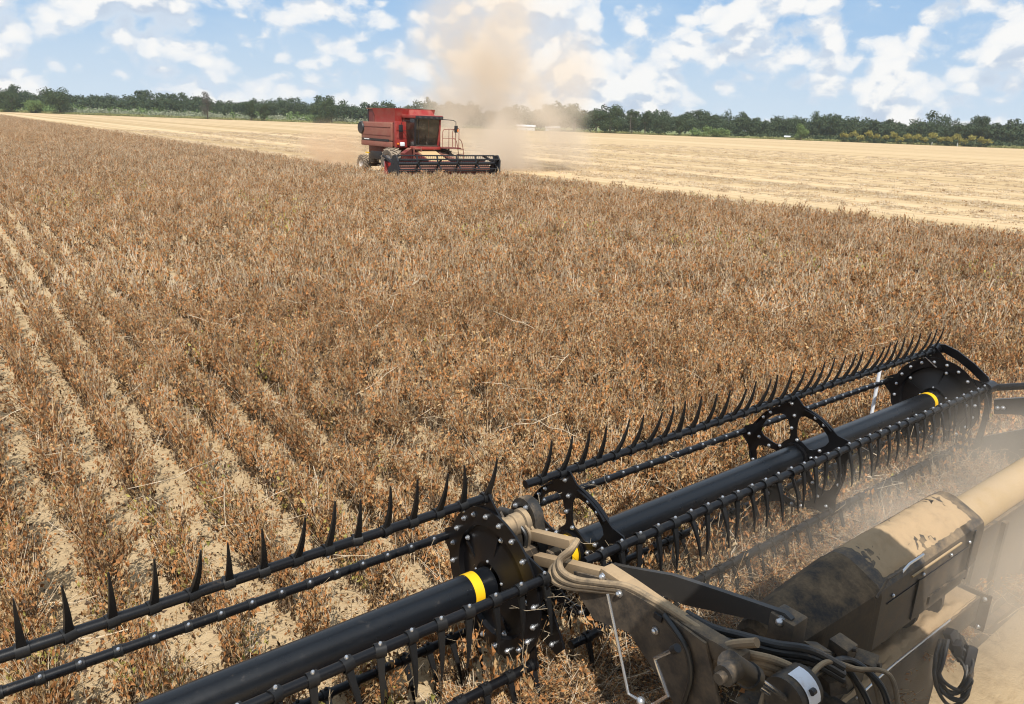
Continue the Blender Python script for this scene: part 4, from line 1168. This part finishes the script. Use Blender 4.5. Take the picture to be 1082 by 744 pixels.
for nm, lb, ct, u, dd, h, wd, mt, low in TREES:
    tree(nm, lb, ct, u, far_d(u) + dd, h, wd, mt, n=3400 if wd > 8 else 2200, size=.30 if mt != 'bare_twig' else .2, low=low, group=EDG)
for i, u in enumerate((735, 748, 757, 766)):
    tree('pale_shrub', ('leftmost', 'second', 'third', 'rightmost')[i] + ' of the light green shrubs before the wood right of centre', 'shrub', u, far_d(u) - 4, 4.2 + i % 2, 6, 'light_leaf', 380, .4, .02, 'light green shrubs at the field edge', False)
for i, u in enumerate(np.linspace(893, 1044, 19)):
    s = 4.6 + 1.2 * math.sin(i * 2.4)
    r0 = tree('yellow_shrub', 'yellow topped shrub in the row before the wood at right', 'shrub', u, far_d(u) - 3, s, 4.2, 'yellow_leaf', 260, .32, .42, 'row of yellow topped shrubs', False)
    r1 = np.random.default_rng(i); p = away(u, far_d(u) - 3)
    v, f = leaf_cloud([((0, 0, 1.2), (1.7, 1.7, 1.2))], 160, .35, r1)
    me = bpy.data.meshes.new('foliage'); me.from_pydata((v + np.array(p)).tolist(), [], f.tolist()); me.materials.append(M['wood_leaf']); ob('foliage', me, r0)

# the wood behind: one far mass of crowns and trunks
r = np.random.default_rng(3); V, F = [], []; nv = 0; tm = MB()
for row, (off, hh) in enumerate(((22, 11.5), (45, 13.5), (75, 15.5))):
    u = -260.0
    while u < 1340:
        d = far_d(u) + off + r.uniform(-8, 8) + (45 if u < 330 else 0)
        h = hh * .82 * (1 + .13 * r.normal()) * (.97 if u < 260 else 1.0) * (1 + .12 * math.sin(u * .045) + .08 * math.sin(u * .13))
        wd = r.uniform(7.5, 12); p = np.array(away(u, d))
        v, f = leaf_cloud(crown_lobes(h, wd, r, .10, 7), 800, .46, r)
        V.append(v + p); F.append(f + nv); nv += len(v)
        tm.pipe([tuple(p), tuple(p + [0, 0, h * .5])], [.3, .15], 'bark', 5, False)
        u += wd * .5 / d * 826 * r.uniform(.8, 1.2)
me = bpy.data.meshes.new('woodland'); me.from_pydata(np.concatenate(V).tolist(), [], np.concatenate(F).tolist()); me.materials.append(M['wood_leaf'])
wo = bpy.data.objects.new('woodland', me); C.objects.link(wo)
tag(wo, 'long dark green wood along the whole far edge of the field', 'wood', kind='stuff')

# scrub, grass verge
def low_growth(name, label, cat, u0, u1, d0, d1, h, wd, mt, n, sz):
    r = np.random.default_rng(int(u0 + n)); V, F = [], []; nv = 0
    for i in range(n):
        u = r.uniform(u0, u1); p = np.array(away(u, far_d(u) + r.uniform(d0, d1))); hh = h * r.uniform(.6, 1.3); ww = wd * r.uniform(.6, 1.3)
        v, f = leaf_cloud([((0, 0, hh * .45), (ww * .5, ww * .5, hh * .5))], 70, sz, r); V.append(v + p); F.append(f + nv); nv += len(v)
    me = bpy.data.meshes.new(name); me.from_pydata(np.concatenate(V).tolist(), [], np.concatenate(F).tolist()); me.materials.append(M[mt])
    o = bpy.data.objects.new(name, me); C.objects.link(o); tag(o, label, cat, kind='stuff')
low_growth('scrub', 'pale weedy scrub between the stubble and the wood on the left', 'scrub', 60, 480, 8, 50, 3.4, 6, 'scrub_leaf', 260, .4)
low_growth('undergrowth', 'green undergrowth in front of the left wood', 'undergrowth', -30, 480, 20, 55, 4.6, 8, 'light_leaf', 110, .45)
low_growth('verge_grass', 'strip of green and straw coloured grass along the far field edge', 'grass', -260, 1340, -4, 7, 1.1, 5, 'grass_leaf', 900, .3)
low_growth('hedge_growth', 'low dark green hedge growth along the foot of the right wood', 'undergrowth', 760, 1340, 6, 14, 3.2, 6, 'wood_leaf', 240, .45)

def shed(label, u, dist, wd, dp, hw, hr):
    p = away(u, dist); root = empty('white_shed', p, label, 'shed', 'white farm sheds behind the dust')
    ang = math.atan2(p.y, p.x) - math.pi / 2
    Rm = Matrix.Rotation(ang, 4, 'Z'); T = Matrix.Translation(p) @ Rm
    m = MB(); b = MB(); b.box((0, 0, hw / 2), (wd, dp, hw), 'shed_white'); b.box((-wd * .2, -dp / 2 - .03, hw * .4), (wd * .18, .06, hw * .8), 'plate_grey')
    m.add([T @ Vector(v) for v in b.v], b.f, 'shed_white'); m.build('wall', root, 0)
    m = MB(); e = .4; vs = [(-wd / 2 - e, -dp / 2 - e, hw), (wd / 2 + e, -dp / 2 - e, hw), (wd / 2 + e, 0, hr), (-wd / 2 - e, 0, hr), (-wd / 2 - e, dp / 2 + e, hw), (wd / 2 + e, dp / 2 + e, hw)]
    vs += [(x, y, z + .12) for x, y, z in vs]
    m.add([T @ Vector(v) for v in vs], [(0, 1, 2, 3), (3, 2, 5, 4), (6, 7, 8, 9), (9, 8, 11, 10), (0, 1, 7, 6), (4, 5, 11, 10), (0, 3, 9, 6), (3, 4, 10, 9), (1, 2, 8, 7), (2, 5, 11, 8)], 'shed_roof'); m.build('roof', root, 0)
shed('long low white shed fading into the dust cloud', 556, 400, 9, 6, 1.8, 2.6)
shed('white shed at the right rim of the dust cloud', 584, 402, 7, 5, 1.6, 2.4)
shed('tiny white shed before the wood far right of the dust', 832.5, 410, 2.2, 2.2, 1.3, 1.8)
p = away(666, far_d(666) - 6); up_ = empty('utility_pole', p, 'thin dark utility pole in front of the dark trees', 'pole')
m = MB(); m.tube(p, p + Vector((0, 0, 9.2)), .16, 'pole_wood', r1=.11, n=8); m.build('pole', up_)
m = MB(); q = Vector((p.y, -p.x, 0)).normalized(); m.bar(p + q * 1.1 + Vector((0, 0, 8.7)), p - q * 1.1 + Vector((0, 0, 8.7)), .12, .12, 'pole_wood'); m.build('crossarm', up_)
for u, l in ((986, 'left one of the two short white posts at the right field edge'), (1013, 'right one of the two short white posts at the right field edge')):
    p = away(u, far_d(u) - 5); m = MB(); m.tube(p, p + Vector((0, 0, 1.4)), .14, 'shed_white', n=8); m.ball(p + Vector((0, 0, 1.4)), .14, 'shed_white')
    tag(m.build('marker_post'), l, 'post', 'white posts at the field edge')

# ------------------------------------------------------------------ dust in the air
def dust(name, label, c, rad, dens, col, seed, nscale, thr=(.38, .62), rotz=0, flat=0.0, aniso=-.1, ragged=.5, lo=.2):
    """soft edged volume: noise cut by distance from the cloud's own centre"""
    def fn(t):
        o = t.n('ShaderNodeTexCoord').outputs['Object']
        ln = t.n('ShaderNodeVectorMath', operation='LENGTH', i_0=o).outputs['Value']
        nz = t.noise(t.vmath('ADD', t.vmath('MULTIPLY', o, (rad[0], rad[1], rad[2])), (seed, seed * 2, 0.0)), nscale, 4.0, .55, .4)
        z = t.n('ShaderNodeSeparateXYZ', i_0=o).outputs[2]
        fall = t.math('POWER', t.smooth(t.math('MULTIPLY_ADD', t.math('SUBTRACT', nz, .5), -ragged, ln), .05, .95, 1.0, 0.0), 1.3)
        d = t.math('MULTIPLY', fall, t.smooth(nz, thr[0], thr[1], lo, 1.0))
        d = t.math('MULTIPLY', d, t.smooth(ln, .90, .99, 1.0, 0.0))
        if flat: d = t.math('MULTIPLY', d, t.math('POWER', 2.718, t.math('MULTIPLY', z, -flat)))
        v = t.n('ShaderNodeVolumePrincipled')
        t.set(v.inputs['Color'], col); t.set(v.inputs['Density'], t.math('MULTIPLY', d, dens)); v.inputs['Anisotropy'].default_value = aniso
        return (None, v.outputs[0])
    mm = mat(name + '_air', fn)
    b = bmesh.new(); bmesh.ops.create_icosphere(b, subdivisions=3, radius=1.0)
    me = bpy.data.meshes.new(name); b.to_mesh(me); b.free(); me.materials.append(mm)
    o = bpy.data.objects.new(name, me); C.objects.link(o); o.location = c; o.scale = rad; o.rotation_euler = (0, 0, rotz)
    tag(o, label, 'dust', kind='stuff'); return o
DC = (.88, .78, .65)
dust('dust_plume', 'tall drifting cloud of pale tan dust rising behind the red combine', (37.4, 51, 5.5), (9.2, 10, 16), .46, (.86, .77, .66), 3, .24, thr=(.40, .60), flat=.95, ragged=1.1, lo=.18)
dust('chaff_spray', 'low spray of brown chaff thrown out behind the red combine', (22.6, 49.6, 1.2), (3.0, 5.2, 2.6), 1.0, (.84, .64, .44), 9, .5)
dust('header_dust', 'veil of tan dust hanging over the right end of the header', (6.2, 1.75, .75), (4.5, 1.7, 1.1), 1.0, DC, 5, .8, thr=(.3, .66))

# pale summer air over the whole field
def _haze(t):
    v = t.n('ShaderNodeVolumePrincipled'); t.set(v.inputs['Color'], (.80, .87, .96)); v.inputs['Density'].default_value = .00013; v.inputs['Anisotropy'].default_value = .2
    return (None, v.outputs[0])
mat('haze_air', _haze)
m = MB(); m.box((280, 280, 22), (760, 760, 46), 'haze_air'); hz_ = m.build('haze', None, 0); tag(hz_, kind='stuff')
